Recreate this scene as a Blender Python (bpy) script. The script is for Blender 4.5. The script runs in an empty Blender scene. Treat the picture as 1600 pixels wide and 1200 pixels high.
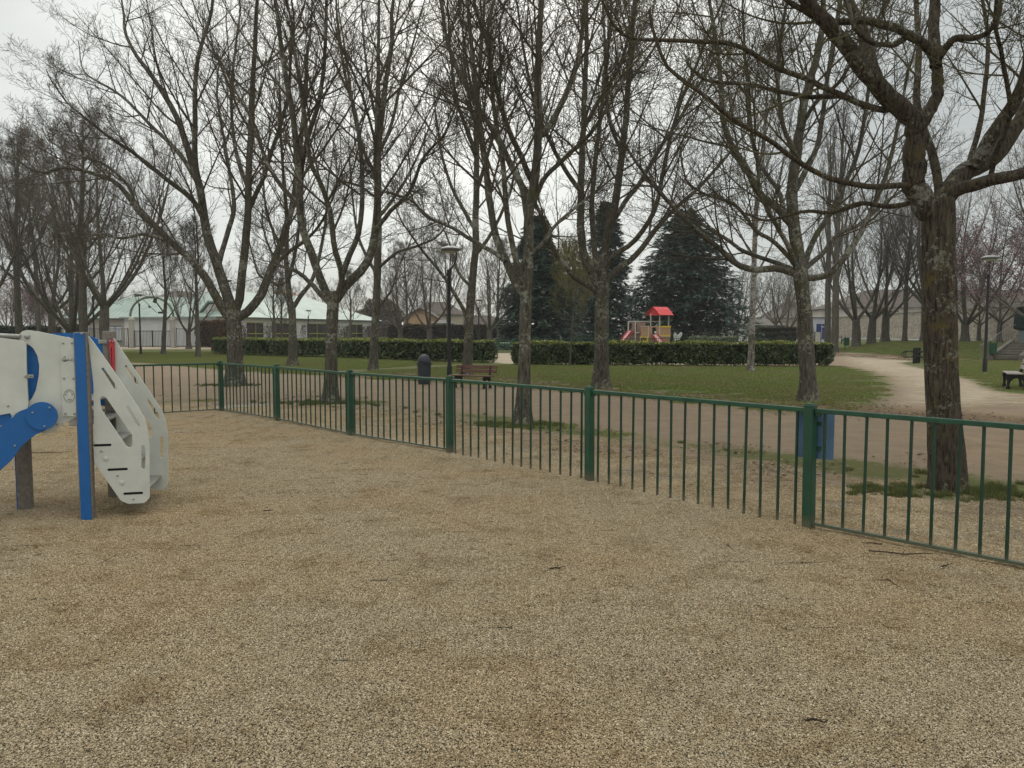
import bpy, bmesh, math, random
import numpy as np
from mathutils import Vector, Matrix
from mathutils.geometry import tessellate_polygon
R = math.radians
rng = np.random.default_rng(11)
random.seed(5)
sc = bpy.context.scene
COL = sc.collection
# ------------------------------------------------------------------ camera
CAM_H = 1.6
PITCH = math.atan(81 / 1200)
cd = bpy.data.cameras.new('camera'); cd.sensor_width = 36; cd.lens = 27.0
cd.clip_start = 0.05; cd.clip_end = 3000
cam = bpy.data.objects.new('camera', cd); COL.objects.link(cam)
cam.location = (0, 0, CAM_H); cam.rotation_euler = (math.pi / 2 - PITCH, 0, 0)
sc.camera = cam
# ------------------------------------------------------------------ view, light
sc.view_settings.view_transform = 'Standard'; sc.view_settings.look = 'None'
sc.view_settings.gamma = 1.0; sc.view_settings.exposure = 0.38
sc.cycles.max_bounces = 6; sc.cycles.diffuse_bounces = 3; sc.cycles.transparent_max_bounces = 8
SUN_EL, SUN_AZ = R(33), R(-6)          # behind the cloud, ahead of the camera and a little left
sun_dir = Vector((math.sin(SUN_AZ) * math.cos(SUN_EL), math.cos(SUN_AZ) * math.cos(SUN_EL), math.sin(SUN_EL)))
w = bpy.data.worlds.new('World'); sc.world = w; w.use_nodes = True
nt = w.node_tree; nt.nodes.clear()
def N(t, typ, **k):
    n = t.nodes.new(typ)
    for a, b in k.items(): setattr(n, a, b)
    return n
out = N(nt, 'ShaderNodeOutputWorld')
sky = N(nt, 'ShaderNodeTexSky', sky_type='NISHITA', sun_disc=False, sun_elevation=SUN_EL, sun_rotation=SUN_AZ)
bg1 = N(nt, 'ShaderNodeBackground'); bg1.inputs[1].default_value = 0.08
nt.links.new(sky.outputs[0], bg1.inputs[0])
tc = N(nt, 'ShaderNodeTexCoord')
nrm = N(nt, 'ShaderNodeVectorMath', operation='NORMALIZE'); nt.links.new(tc.outputs['Generated'], nrm.inputs[0])
dot = N(nt, 'ShaderNodeVectorMath', operation='DOT_PRODUCT'); nt.links.new(nrm.outputs[0], dot.inputs[0]); dot.inputs[1].default_value = sun_dir
mp = N(nt, 'ShaderNodeMapping'); mp.inputs['Scale'].default_value = (1, 1, 3.2); mp.inputs['Location'].default_value = (0.4, 0.2, 0.1)
nt.links.new(nrm.outputs[0], mp.inputs[0])
cn = N(nt, 'ShaderNodeTexNoise'); cn.inputs['Scale'].default_value = 1.7; cn.inputs['Detail'].default_value = 5; cn.inputs['Roughness'].default_value = .5
nt.links.new(mp.outputs[0], cn.inputs['Vector'])
# brightness of the cloud layer: brightest round the hidden sun
ml = N(nt, 'ShaderNodeMath', operation='MULTIPLY_ADD'); nt.links.new(cn.outputs[0], ml.inputs[0]); ml.inputs[1].default_value = 0.22; ml.inputs[2].default_value = -0.11
sb = N(nt, 'ShaderNodeMath', operation='ADD'); nt.links.new(dot.outputs['Value'], sb.inputs[0]); nt.links.new(ml.outputs[0], sb.inputs[1])
cr = N(nt, 'ShaderNodeValToRGB'); cr.color_ramp.interpolation = 'B_SPLINE'
E = cr.color_ramp.elements
E[0].position = 0.0; E[0].color = (.60, .60, .565, 1)
E[1].position = 1.0; E[1].color = (1.0, .99, .92, 1)
for p, c in ((.55, (.52, .53, .505)), (.79, (.335, .365, .36)), (.895, (.68, .70, .665))):
    e = E.new(p); e.color = (*c, 1)
nt.links.new(sb.outputs[0], cr.inputs[0])
bg2 = N(nt, 'ShaderNodeBackground'); nt.links.new(cr.outputs[0], bg2.inputs[0])
# an overcast sky is brighter towards the zenith
sx_ = N(nt, 'ShaderNodeSeparateXYZ'); nt.links.new(nrm.outputs[0], sx_.inputs[0])
mr = N(nt, 'ShaderNodeMapRange', interpolation_type='SMOOTHSTEP'); nt.links.new(sx_.outputs[2], mr.inputs[0])
for i_, v_ in ((1, .40), (2, 1.0), (3, 1.0), (4, 2.9)): mr.inputs[i_].default_value = v_
nt.links.new(mr.outputs[0], bg2.inputs[1])
mx = N(nt, 'ShaderNodeMixShader'); mx.inputs[0].default_value = 0.93
nt.links.new(bg1.outputs[0], mx.inputs[1]); nt.links.new(bg2.outputs[0], mx.inputs[2]); nt.links.new(mx.outputs[0], out.inputs[0])
sl = bpy.data.lights.new('sun', 'SUN'); sl.energy = 0.9; sl.angle = R(25); sl.color = (1, .96, .9)
so = bpy.data.objects.new('sun', sl); COL.objects.link(so); so.location = (0, 0, 60)
so.rotation_euler = (-sun_dir).to_track_quat('-Z', 'Y').to_euler()

# ------------------------------------------------------------------ photo ray helpers
CP, SP = math.cos(PITCH), math.sin(PITCH)
def ray(px, py):
    x = (px - 800) / 1200; y = -(py - 600) / 1200
    return np.array((x, CP + y * SP, -SP + y * CP))
def at(px, py, Y):
    d = ray(px, py); t = Y / d[1]
    return np.array((0, 0, CAM_H)) + d * t
def gnd(px, py, z=0.0):
    d = ray(px, py); t = (z - CAM_H) / d[2]
    return np.array((0, 0, CAM_H)) + d * t

# ------------------------------------------------------------------ object helpers
def tag(o, label=None, cat=None, group=None, kind=None):
    if label: o['label'] = label
    if cat: o['category'] = cat
    if group: o['group'] = group
    if kind: o['kind'] = kind
    return o
def empty(name, loc=(0, 0, 0), rz=0.0, label=None, cat=None, group=None):
    o = bpy.data.objects.new(name, None); COL.objects.link(o); o.empty_display_size = .2
    o.location = loc; o.rotation_euler = (0, 0, rz)
    return tag(o, label, cat, group)
def link_mesh(name, me, mat, parent=None, smooth=False):
    if mat is not None: me.materials.append(mat)
    if smooth: me.polygons.foreach_set('use_smooth', np.ones(len(me.polygons), dtype=bool))
    o = bpy.data.objects.new(name, me); COL.objects.link(o)
    if parent is not None: o.parent = parent
    return o
def np_mesh(name, V, F):
    """V (n,3); F: list of (m,k) index arrays"""
    me = bpy.data.meshes.new(name)
    me.vertices.add(len(V)); me.vertices.foreach_set('co', np.ascontiguousarray(V, dtype=np.float32).ravel())
    F = [np.asarray(f, dtype=np.int32) for f in F if len(f)]
    tot = sum(f.size for f in F); npoly = sum(len(f) for f in F)
    me.loops.add(tot); me.loops.foreach_set('vertex_index', np.concatenate([f.ravel() for f in F]))
    starts = []; s = 0
    for f in F:
        starts.append(s + np.arange(len(f)) * f.shape[1]); s += f.size
    me.polygons.add(npoly); me.polygons.foreach_set('loop_start', np.concatenate(starts).astype(np.int32))
    me.update(calc_edges=True); me.validate()
    return me
class MB:
    def __init__(s): s.v = []; s.f = []
    def add(s, V, F):
        b = len(s.v); s.v += [tuple(map(float, p)) for p in V]; s.f += [tuple(int(i) + b for i in f) for f in F]
        return s
    def box(s, c, d, rz=0.0, ry=0.0, rx=0.0, taper=1.0):
        M = Matrix.Rotation(rz, 3, 'Z') @ Matrix.Rotation(ry, 3, 'Y') @ Matrix.Rotation(rx, 3, 'X')
        V = []
        for z in (-.5, .5):
            k = taper if z > 0 else 1
            for x, y in ((-.5, -.5), (.5, -.5), (.5, .5), (-.5, .5)):
                V.append(Vector(c) + M @ Vector((x * d[0] * k, y * d[1] * k, z * d[2])))
        return s.add(V, [(3, 2, 1, 0), (4, 5, 6, 7), (0, 1, 5, 4), (1, 2, 6, 5), (2, 3, 7, 6), (3, 0, 4, 7)])
    def tube(s, pts, rad, n=10, cap=True):
        pts = [Vector(p) for p in pts]; K = len(pts)
        if not hasattr(rad, '__len__'): rad = [rad] * K
        t0 = (pts[1] - pts[0]).normalized(); ref = Vector((0, 0, 1)) if abs(t0.z) < .9 else Vector((1, 0, 0))
        u = t0.cross(ref).normalized(); V = []
        for i in range(K):
            t = (pts[min(i + 1, K - 1)] - pts[max(i - 1, 0)]).normalized()
            u = (u - t * u.dot(t)).normalized(); q = t.cross(u)
            for j in range(n):
                a = 2 * math.pi * j / n; V.append(pts[i] + (u * math.cos(a) + q * math.sin(a)) * rad[i])
        F = [(i * n + j, i * n + (j + 1) % n, (i + 1) * n + (j + 1) % n, (i + 1) * n + j) for i in range(K - 1) for j in range(n)]
        if cap: F += [tuple(range(n - 1, -1, -1)), tuple((K - 1) * n + j for j in range(n))]
        return s.add(V, F)
    def lathe(s, prof, c=(0, 0, 0), n=20):
        V = []; K = len(prof)
        for r, z in prof:
            for j in range(n):
                a = 2 * math.pi * j / n; V.append((c[0] + r * math.cos(a), c[1] + r * math.sin(a), c[2] + z))
        F = [(i * n + j, i * n + (j + 1) % n, (i + 1) * n + (j + 1) % n, (i + 1) * n + j) for i in range(K - 1) for j in range(n)]
        F += [tuple(range(n - 1, -1, -1)), tuple((K - 1) * n + j for j in range(n))]
        return s.add(V, F)
    def plate(s, outline, P, off0, off1, holes=()):
        """outline/holes in 2D, P(a,b,off) -> 3D; extruded between off0 and off1"""
        loops = [outline] + list(holes)
        tri = tessellate_polygon([[Vector((a, b, 0)) for a, b in lp] for lp in loops])
        flat = [p for lp in loops for p in lp]; n = len(flat)
        V = [P(a, b, off0) for a, b in flat] + [P(a, b, off1) for a, b in flat]
        F = [tuple(t) for t in tri] + [tuple(i + n for i in reversed(t)) for t in tri]
        b = 0
        for lp in loops:
            m = len(lp)
            F += [(b + i, b + (i + 1) % m, n + b + (i + 1) % m, n + b + i) for i in range(m)]
            b += m
        return s.add(V, F)
    def build(s, name, mat, parent=None, smooth=False, bevel=0.0, loc=None):
        me = bpy.data.meshes.new(name); me.from_pydata(s.v, [], s.f); me.validate()
        bm = bmesh.new(); bm.from_mesh(me); bmesh.ops.recalc_face_normals(bm, faces=bm.faces)
        bm.to_mesh(me); bm.free()
        o = link_mesh(name, me, mat, parent)
        if smooth:
            me.polygons.foreach_set('use_smooth', np.ones(len(me.polygons), dtype=bool))
            me.set_sharp_from_angle(angle=R(40))
        if bevel:
            m = o.modifiers.new('bevel', 'BEVEL'); m.width = bevel; m.segments = 2; m.limit_method = 'ANGLE'; m.angle_limit = R(50)
        if loc is not None: o.location = loc
        return o
def rounded(pts, r, k=5):
    """round the corners of a 2D polygon; r a number or a list"""
    out = []; n = len(pts)
    for i in range(n):
        p = Vector(pts[i]); a = Vector(pts[i - 1]); b = Vector(pts[(i + 1) % n])
        rr = r[i] if hasattr(r, '__len__') else r
        u = (a - p); v = (b - p); lu, lv = u.length, v.length
        d = min(rr, lu * .49, lv * .49)
        if d < 1e-6: out.append(tuple(p)); continue
        p0 = p + u / lu * d; p1 = p + v / lv * d
        for j in range(k + 1):
            t = j / k; out.append(tuple((1 - t) ** 2 * p0 + 2 * t * (1 - t) * p + t * t * p1))
    return out
def copy_tree(o, parent=None):
    c = o.copy(); COL.objects.link(c)
    if parent is not None: c.parent = parent
    for ch in [q for q in bpy.data.objects if q.parent == o]: copy_tree(ch, c)
    return c

# ------------------------------------------------------------------ materials
class Mat:
    def __init__(s, name, base=(.5, .5, .5), rough=.7, spec=.3, metal=0.0):
        s.m = bpy.data.materials.new(name); s.m.use_nodes = True; s.t = s.m.node_tree
        s.b = s.t.nodes['Principled BSDF']
        s.b.inputs['Base Color'].default_value = (*base, 1); s.b.inputs['Roughness'].default_value = rough
        s.b.inputs['Specular IOR Level'].default_value = spec; s.b.inputs['Metallic'].default_value = metal
        s._co = None
    def L(s, a, b): s.t.links.new(a, b)
    def co(s, kind='Object', scale=(1, 1, 1)):
        if kind == 'World': o = N(s.t, 'ShaderNodeNewGeometry').outputs['Position']
        else: o = N(s.t, 'ShaderNodeTexCoord').outputs[kind]
        if scale == (1, 1, 1): return o
        m = N(s.t, 'ShaderNodeMapping'); m.inputs['Scale'].default_value = scale; s.L(o, m.inputs[0]); return m.outputs[0]
    def noise(s, co, scale=5, detail=4, rough=.55, dist=0.0):
        n = N(s.t, 'ShaderNodeTexNoise'); s.L(co, n.inputs['Vector'])
        for k, v in (('Scale', scale), ('Detail', detail), ('Roughness', rough), ('Distortion', dist)): n.inputs[k].default_value = v
        return n.outputs['Fac']
    def voro(s, co, scale=5, feature='F1', out='Distance'):
        n = N(s.t, 'ShaderNodeTexVoronoi', feature=feature); s.L(co, n.inputs['Vector']); n.inputs['Scale'].default_value = scale
        return n.outputs[out]
    def ramp(s, fac, stops, interp='LINEAR'):
        n = N(s.t, 'ShaderNodeValToRGB'); n.color_ramp.interpolation = interp; e = n.color_ramp.elements
        stops = [(p, c if hasattr(c, '__len__') else (c, c, c)) for p, c in stops]
        e[0].position = stops[0][0]; e[0].color = (*stops[0][1], 1); e[1].position = stops[-1][0]; e[1].color = (*stops[-1][1], 1)
        for p, c in stops[1:-1]: x = e.new(p); x.color = (*c, 1)
        s.L(fac, n.inputs[0]); return n.outputs[0]
    def mix(s, fac, a, b, mode='MIX'):
        n = N(s.t, 'ShaderNodeMix', data_type='RGBA', blend_type=mode)
        for sock, v in ((n.inputs[0], fac), (n.inputs[6], a), (n.inputs[7], b)):
            if hasattr(v, 'is_linked') or hasattr(v, 'links'): s.L(v, sock)
            elif hasattr(v, '__len__'): sock.default_value = (*v, 1)
            else: sock.default_value = v
        return n.outputs[2]
    def math(s, op, a, b=0.0, clamp=False):
        n = N(s.t, 'ShaderNodeMath', operation=op, use_clamp=clamp)
        for sock, v in ((n.inputs[0], a), (n.inputs[1], b)):
            if hasattr(v, 'links'): s.L(v, sock)
            else: sock.default_value = v
        return n.outputs[0]
    def attr(s, name): return N(s.t, 'ShaderNodeAttribute', attribute_name=name).outputs['Fac']
    def rnd(s): return N(s.t, 'ShaderNodeNewGeometry').outputs['Random Per Island']
    def col(s, c): s.L(c, s.b.inputs['Base Color']); return s
    def rgh(s, c): s.L(c, s.b.inputs['Roughness']); return s
    def bump(s, h, strength=.5, dist=.02):
        n = N(s.t, 'ShaderNodeBump'); n.inputs['Strength'].default_value = strength; n.inputs['Distance'].default_value = dist
        s.L(h, n.inputs['Height']); s.L(n.outputs[0], s.b.inputs['Normal']); return s
def painted(name, c, rough=.45, dirt=.35, spec=.4, metal=0.0, sc_=6.0):
    m = Mat(name, c, rough, spec, metal); co = m.co('World')
    n = m.noise(co, sc_, 6, .65); d = m.ramp(n, [(.35, 1 - dirt), (.7, 1.0)])
    m.col(m.mix(1.0, c, d, 'MULTIPLY')); m.rgh(m.ramp(n, [(.3, min(1, rough + .2)), (.7, rough)]))
    m.bump(m.noise(co, 90, 3), .08, .004); return m.m
def bark(name, dark, light, lichen, lich=.55, moss=None, mossamt=.6, hs=1.0, bump=.6):
    m = Mat(name, light, .92, .15); co = m.co('Object')
    st = m.co('Object', (26 * hs, 26 * hs, 5 * hs))
    fur = m.noise(st, 1.0, 5, .6, .6)
    c = m.ramp(fur, [(.34, dark), (.52, tuple(.55 * a + .45 * b for a, b in zip(light, dark))), (.68, light)])
    ln = m.noise(co, 14 * hs, 6, .75); big = m.noise(co, 1.6 * hs, 3, .5)
    lf = m.ramp(m.math('ADD', ln, m.math('MULTIPLY', m.math('SUBTRACT', big, .5), .8)), [(lich, 0.0), (lich + .06, .8)])
    c = m.mix(lf, c, lichen)
    if moss:
        gm = m.noise(co, 2.2 * hs, 5, .7); mf = m.ramp(gm, [(mossamt, 0.0), (mossamt + .12, .85)])
        c = m.mix(mf, c, moss)
    m.col(c); m.bump(fur, bump, .03); return m.m

BARK = bark('bark_grey', (.034, .031, .024), (.130, .122, .095), (.25, .25, .205), .565, (.075, .075, .030), .56)
BARK_NEAR = bark('bark_furrowed', (.016, .013, .010), (.105, .087, .063), (.215, .215, .175), .60, (.105, .085, .030), .56, 1.6, 1.0)
BARK_FAR = bark('bark_far', (.050, .046, .037), (.135, .125, .100), (.13, .13, .105), .62, None, .6, .6)
BARK_BIRCH = bark('bark_pale', (.04, .034, .028), (.21, .19, .16), (.34, .33, .30), .50, None, .6, .7)
def twigmat(name, c):
    m = Mat(name, c, .9, .15); n = m.noise(m.co('Object'), 1.3, 3)
    m.col(m.ramp(n, [(.35, tuple(x * .7 for x in c)), (.7, tuple(x * 1.35 for x in c))])); return m.m
TWIG = twigmat('twig_brown', (.080, .070, .052))
TWIG_GREEN = twigmat('twig_olive', (.078, .070, .038))
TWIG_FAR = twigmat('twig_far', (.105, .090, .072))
def rail_paint(name, c):
    m = Mat(name, c, .5, .45); co = m.co('World'); n = m.noise(co, 5, 6, .65); f = m.noise(co, 40, 4, .7)
    b = m.mix(1.0, c, m.ramp(n, [(.35, .70), (.7, 1.1)]), 'MULTIPLY')
    sp = N(m.t, 'ShaderNodeSeparateXYZ'); m.L(co, sp.inputs[0]); lowz = m.ramp(m.math('ADD', sp.outputs[2], m.math('MULTIPLY', f, .14)), [(.08, .75), (.20, 0.0)])
    b = m.mix(lowz, b, (.15, .125, .085)); b = m.mix(m.ramp(f, [(.68, 0.0), (.74, .7)]), b, (.07, .05, .03))
    m.col(b); m.bump(f, .15, .003); return m.m
GREEN = rail_paint('green_paint', (.014, .072, .038))
BAR = rail_paint('green_bar_paint', (.010, .046, .026))
WHITE = painted('cream_panel', (.57, .59, .54), .42, .16, .35, 0, 4)
BLUE = painted('blue_panel', (.010, .115, .36), .40, .15, .4)
RED = painted('red_panel', (.50, .045, .06), .42, .15, .4)
STEEL = painted('galvanised_steel', (.36, .36, .34), .42, .25, .5, .6, 20)
BLACKM = painted('black_metal', (.012, .012, .013), .45, .3, .4)
POSTW = painted('grey_brown_laminate', (.24, .215, .185), .7, .35, .3, 0, 30)
DARK = painted('dark_slot', (.012, .012, .011), .8, .2, .2)
INK = painted('black_ink', (.05, .05, .045), .7, .1, .2)
LAMPG = painted('lamp_grey', (.22, .22, .22), .4, .25, .4)
BINM = painted('slate_plastic', (.030, .040, .052), .45, .25, .4)
def woodm(name, a, b, sc_=1.0):
    m = Mat(name, b, .65, .3); co = m.co('Object', (2.5 * sc_, 30 * sc_, 30 * sc_)); n = m.noise(co, 1.0, 5, .6, .4)
    m.col(m.ramp(n, [(.3, a), (.7, b)])); m.bump(n, .3, .004); return m.m
WOODRED = woodm('varnished_slats', (.085, .042, .028), (.165, .085, .058))
WOODGREY = woodm('weathered_slats', (.16, .14, .12), (.30, .27, .23))
IRON = painted('cast_iron', (.020, .018, .017), .6, .3, .35)

# ------------------------------------------------------------------ fence geometry on the ground
FDIR = np.array((-.666, .746)); FDIR /= np.linalg.norm(FDIR); FN = np.array((FDIR[1], -FDIR[0]))   # FN points outwards (to the park)
P1 = gnd(1263, 826)[:2]
POSTS = [P1 + FDIR * 2.5 * k for k in (-2, -1, 0, 1, 2, 3, 4)]
CORNER = gnd(346, 643)[:2]
POSTS_PX = [(1263, 826), (921, 752), (703, 708), (548, 682), (433, 658)]
POSTS = [P1 - FDIR * 5.0, P1 - FDIR * 2.5] + [gnd(*p)[:2] for p in POSTS_PX] + [CORNER]
LDIR = np.array((-.80, -.60))
LPOSTS = [CORNER + LDIR * 2.5 * k for k in (0, 1, 2, 3)]

# ------------------------------------------------------------------ terrain
def sstep(x): x = np.clip(x, 0, 1); return x * x * (3 - 2 * x)
TOE = np.array([(40, 20), (36, 28), (30.5, 36), (26.8, 41), (24.2, 45), (24.5, 50), (22.5, 56), (24, 64), (28, 78), (36, 97), (44, 120), (52, 150)], float)
def poly_dist(px, py, P, closed=True):
    d = np.full(px.shape, 1e9); inside = np.zeros(px.shape, bool); n = len(P)
    for i in range(n if closed else n - 1):
        a = P[i]; b = P[(i + 1) % n]; ab = b - a; L = ab @ ab
        t = np.clip(((px - a[0]) * ab[0] + (py - a[1]) * ab[1]) / L, 0, 1)
        d = np.minimum(d, np.hypot(px - a[0] - t * ab[0], py - a[1] - t * ab[1]))
        if closed and abs(b[1] - a[1]) > 1e-9:
            c = ((a[1] > py) != (b[1] > py)) & (px < (b[0] - a[0]) * (py - a[1]) / (b[1] - a[1]) + a[0]); inside ^= c
    return d, inside
TOEPOLY = np.vstack([TOE, [(400, 150), (400, 20)]])
def height(x, y):
    x = np.asarray(x, float); y = np.asarray(y, float)
    d, ins = poly_dist(x, y, TOEPOLY)
    h = .86 * sstep(d / 8.5) * ins
    far = sstep((np.hypot(x, y) - 20) / 30)
    return h + far * .04 * np.sin(x * .31 + 1.3) * np.sin(y * .23) * (1 - ins) + .0
def G(px, py): return gnd(px, py)[:2]
LAWN = np.array([G(*p) for p in [(1303, 571), (1350, 578), (1384, 590), (1392, 604), (1390, 618), (1375, 636), (1262, 650), (1130, 636), (1000, 622), (800, 606), (600, 593), (345, 578), (200, 566)]]
                + [(-60, 42), (-75, 60), (-45, 75), (-20, 68), (-8, 62)] + [G(777, 556), G(767, 567), G(803, 569)])
PARK_GRASS = np.vstack([np.array([G(1600, 616), G(1548, 611), G(1512, 592), G(1470, 582), G(1420, 573), G(1402, 567), G(1440, 562), G(1400, 557), G(1305, 552.5)]),
                        [(20, 62), (6, 60), (6, 130), (46, 130), (60, 60), (45, 15), (30, 16)]])
GRASS_BACK = np.array([(-3.5, 58.5), (22, 58.5), (26, 130), (-40, 170), (-40, 100), (-5, 85)], float)
GRAVEL = np.array([POSTS[0] - FDIR * 4, CORNER, LPOSTS[-1] + LDIR * 8, (-30, -10), (20, -10)])
ROAD_R = np.array([(32.5, 35), (36.6, 62), (40.5, 90), (43.5, 115), (46, 140), (60, 140), (60, 35)], float)
ROAD_L = np.array([(-110, 70), (-36, 84), (-33, 88), (-36, 90.5), (-110, 92)], float)
GAP_PATH = np.array([G(763, 568), G(808, 569.5), G(800, 551), (0.5, 66), (-3, 66), G(775, 551)])
TRAIL = np.array([G(500, 582), G(560, 577), G(620, 573.5), G(700, 570), G(770, 567.5), G(830, 569.5), G(770, 571.5), G(700, 573.5), G(620, 577.5), G(560, 581.5), G(500, 586)])

def axis_rows():
    ys = [-8.0]
    while ys[-1] < 420: ys.append(ys[-1] + max(.16, .016 * max(ys[-1], 0)))
    return np.array(ys)
gy = axis_rows(); u = np.linspace(-1, 1, 341); u = np.sign(u) * np.abs(u) ** 1.15
W_ = 14 + 1.05 * np.maximum(gy, 0)
GX = u[None, :] * W_[:, None]; GY = np.repeat(gy[:, None], len(u), 1)
GZ = height(GX, GY)
def sdf(P, s=1.0):
    d, ins = poly_dist(GX, GY, P); v = np.where(ins, d, -d)
    return np.clip(v / s, -1, 1) * .5 + .5
w_lawn = np.maximum(np.maximum(sdf(LAWN, 1.6), sdf(PARK_GRASS, .9)), sdf(GRASS_BACK, .9))
# worn strip between the fence and the dirt track: thin grass among gravel and leaves
nd = (GX - P1[0]) * FN[0] + (GY - P1[1]) * FN[1]
nd2 = (GX - CORNER[0]) * LDIR[1] * -1 + (GY - CORNER[1]) * LDIR[0]      # beyond the short run
LN = np.array((LDIR[1], -LDIR[0]))
nd2 = (GX - CORNER[0]) * LN[0] + (GY - CORNER[1]) * LN[1]
nd_out = np.maximum(nd, nd2)
strip = np.exp(-((nd_out - 3.1) / 1.05) ** 2) * (.78 + .3 * np.sin(GX * .9 + 1.0) * np.sin(GY * .55))
w_grav = sstep((1.9 - nd_out) / 2.2 + .2)
w_path = np.maximum(np.maximum(sdf(GAP_PATH, .5), sdf(TRAIL, .35) * .9), 0)
lightp = np.array([G(1305, 551), G(1400, 556), G(1440, 563), G(1500, 584), G(1545, 600), G(1600, 614), G(1600, 632), G(1392, 634), G(1395, 590), G(1330, 570)])
w_path = np.maximum(w_path, sdf(lightp, 2.2) * .88)
w_path = np.maximum(w_path, sdf(np.array([(-110, 92), (-36, 86), (-25, 78), (-28, 68), (-50, 66), (-110, 70)], float), 3.0) * .6)
w_road = np.maximum(sdf(ROAD_R, .4), sdf(ROAD_L, .5))
w_leaf = np.exp(-((nd_out - 10.0) / 1.5) ** 2) * .9 * (GX > -6) + .05 * strip
w_leaf = np.maximum(w_leaf, .85 * np.exp(-((poly_dist(GX, GY, TOE, False)[0] - .8) / 1.1) ** 2) * (GY > 42))
w_lawn = np.maximum(w_lawn, strip * .66 * (1 - sstep((GX - 9) / 4)))
TREE_BASES = [(367, 602), (516, 630), (817, 665), (1478, 768)]
for q in TREE_BASES:
    g = gnd(*q); rr = np.hypot((GX - g[0] + .15), (GY - g[1]) * 1.3)
    w_lawn = np.maximum(w_lawn, .75 * np.exp(-(rr / .75) ** 2))
# grid -> one object per kind of ground, all sharing their border vertices' positions
ny, nx = GX.shape
idx = np.arange(ny * nx).reshape(ny, nx)
quads = np.stack([idx[:-1, :-1], idx[:-1, 1:], idx[1:, 1:], idx[1:, :-1]], -1).reshape(-1, 4)
def cen(a): return a.ravel()[quads].mean(1)
cl, cg, cp, crd = cen(w_lawn), cen(w_grav), cen(w_path), cen(w_road)
kind = np.zeros(len(quads), int)                 # 0 dirt track
kind[cp > .5] = 2
kind[cl > .5] = 1
kind[(cp > .5) & (cen(sdf(GAP_PATH, .5)) > .5)] = 2
kind[(cen(nd_out) < .0)] = 3
kind[crd > .5] = 4
kind[(cen(GY) > 125)] = 1
M = Mat('ground_mix', (.3, .25, .18), .95, .1)
cw = M.co('World')
n1 = M.noise(cw, .35, 5, .6); n2 = M.noise(cw, 2.2, 6, .65); n3 = M.noise(cw, 14, 6, .7); n4 = M.noise(cw, 70, 4, .7)
peb = M.voro(cw, 75, 'F1'); pcol = M.voro(cw, 75, 'F1', 'Color')
sep = N(M.t, 'ShaderNodeSeparateColor'); M.L(pcol, sep.inputs[0]); pr = sep.outputs[0]
jit = M.math('ADD', M.math('MULTIPLY', M.math('SUBTRACT', n2, .5), .75), M.math('MULTIPLY', M.math('SUBTRACT', n3, .5), .8))
def edge(name, lo=.45, hi=.55, k=1.0):
    return M.ramp(M.math('ADD', M.attr(name), M.math('MULTIPLY', jit, k)), [(lo, 0.0), (hi, 1.0)])
dirt = M.mix(M.ramp(n2, [(.3, 0.0), (.7, 1.0)]), (.175, .126, .082), (.272, .205, .137))
dirt = M.mix(M.ramp(n1, [(.35, 0.0), (.65, .6)]), dirt, (.18, .145, .108)); dirt = M.mix(M.ramp(n3, [(.52, 0.0), (.66, .5)]), dirt, (.15, .12, .085))
dirt = M.mix(M.ramp(n4, [(.55, 0.0), (.72, .55)]), dirt, (.42, .37, .30))
dirt = M.mix(M.ramp(n4, [(.30, .6), (.42, 0.0)]), dirt, (.10, .075, .055))
pathc = M.mix(M.ramp(n2, [(.3, 0.0), (.7, 1.0)]), (.275, .228, .162), (.385, .325, .24))
pathc = M.mix(M.ramp(n1, [(.45, 0.0), (.62, .55)]), pathc, (.27, .215, .16))
grav = M.mix(pr, (.15, .13, .098), (.42, .385, .315))
grav = M.mix(M.ramp(n2, [(.35, .0), (.7, .5)]), grav, (.235, .205, .16))
gr = M.mix(M.ramp(n3, [(.3, 0.0), (.7, 1.0)]), (.048, .066, .016), (.088, .112, .030))
gr = M.mix(M.ramp(n1, [(.40, 0.0), (.62, .75)]), gr, (.105, .098, .042))
gr = M.mix(M.ramp(n4, [(.6, 0.0), (.75, .4)]), gr, (.17, .17, .07))
leaf = M.mix(M.ramp(n3, [(.35, 0.0), (.65, 1.0)]), (.060, .040, .022), (.21, .145, .085))
asph = M.mix(M.ramp(n2, [(.3, 0.0), (.7, 1.0)]), (.16, .17, .185), (.26, .27, .285))
c = M.mix(edge('w_path', .38, .62, .7), dirt, pathc)
c = M.mix(edge('w_grav', .35, .60), c, grav)
c = M.mix(edge('w_lawn', .44, .62), c, gr)
c = M.mix(M.math('MULTIPLY', edge('w_leaf', .45, .75, 1.1), .8), c, leaf)
c = M.mix(M.ramp(M.attr('w_road'), [(.48, 0.0), (.52, 1.0)]), c, asph)
M.col(c)
M.bump(M.math('ADD', n4, M.math('ADD', M.math('MULTIPLY', n3, 1.5), M.math('MULTIPLY', peb, -.6))), .8, .015)
V = np.stack([GX, GY, GZ], -1).reshape(-1, 3)
for k, nm in ((0, 'dirt_track'), (1, 'lawn'), (2, 'gravel_path'), (3, 'playground_ground'), (4, 'road')):
    q = quads[kind == k]; used, inv = np.unique(q, return_inverse=True)
    me = np_mesh(nm, V[used], [inv.reshape(-1, 4)])
    for an, arr in (('w_lawn', w_lawn), ('w_grav', w_grav), ('w_path', w_path), ('w_road', w_road), ('w_leaf', w_leaf)):
        a = me.attributes.new(an, 'FLOAT', 'POINT'); a.data.foreach_set('value', arr.ravel()[used].astype(np.float32))
    tag(link_mesh(nm, me, M.m, None, True), kind='structure')

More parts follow.
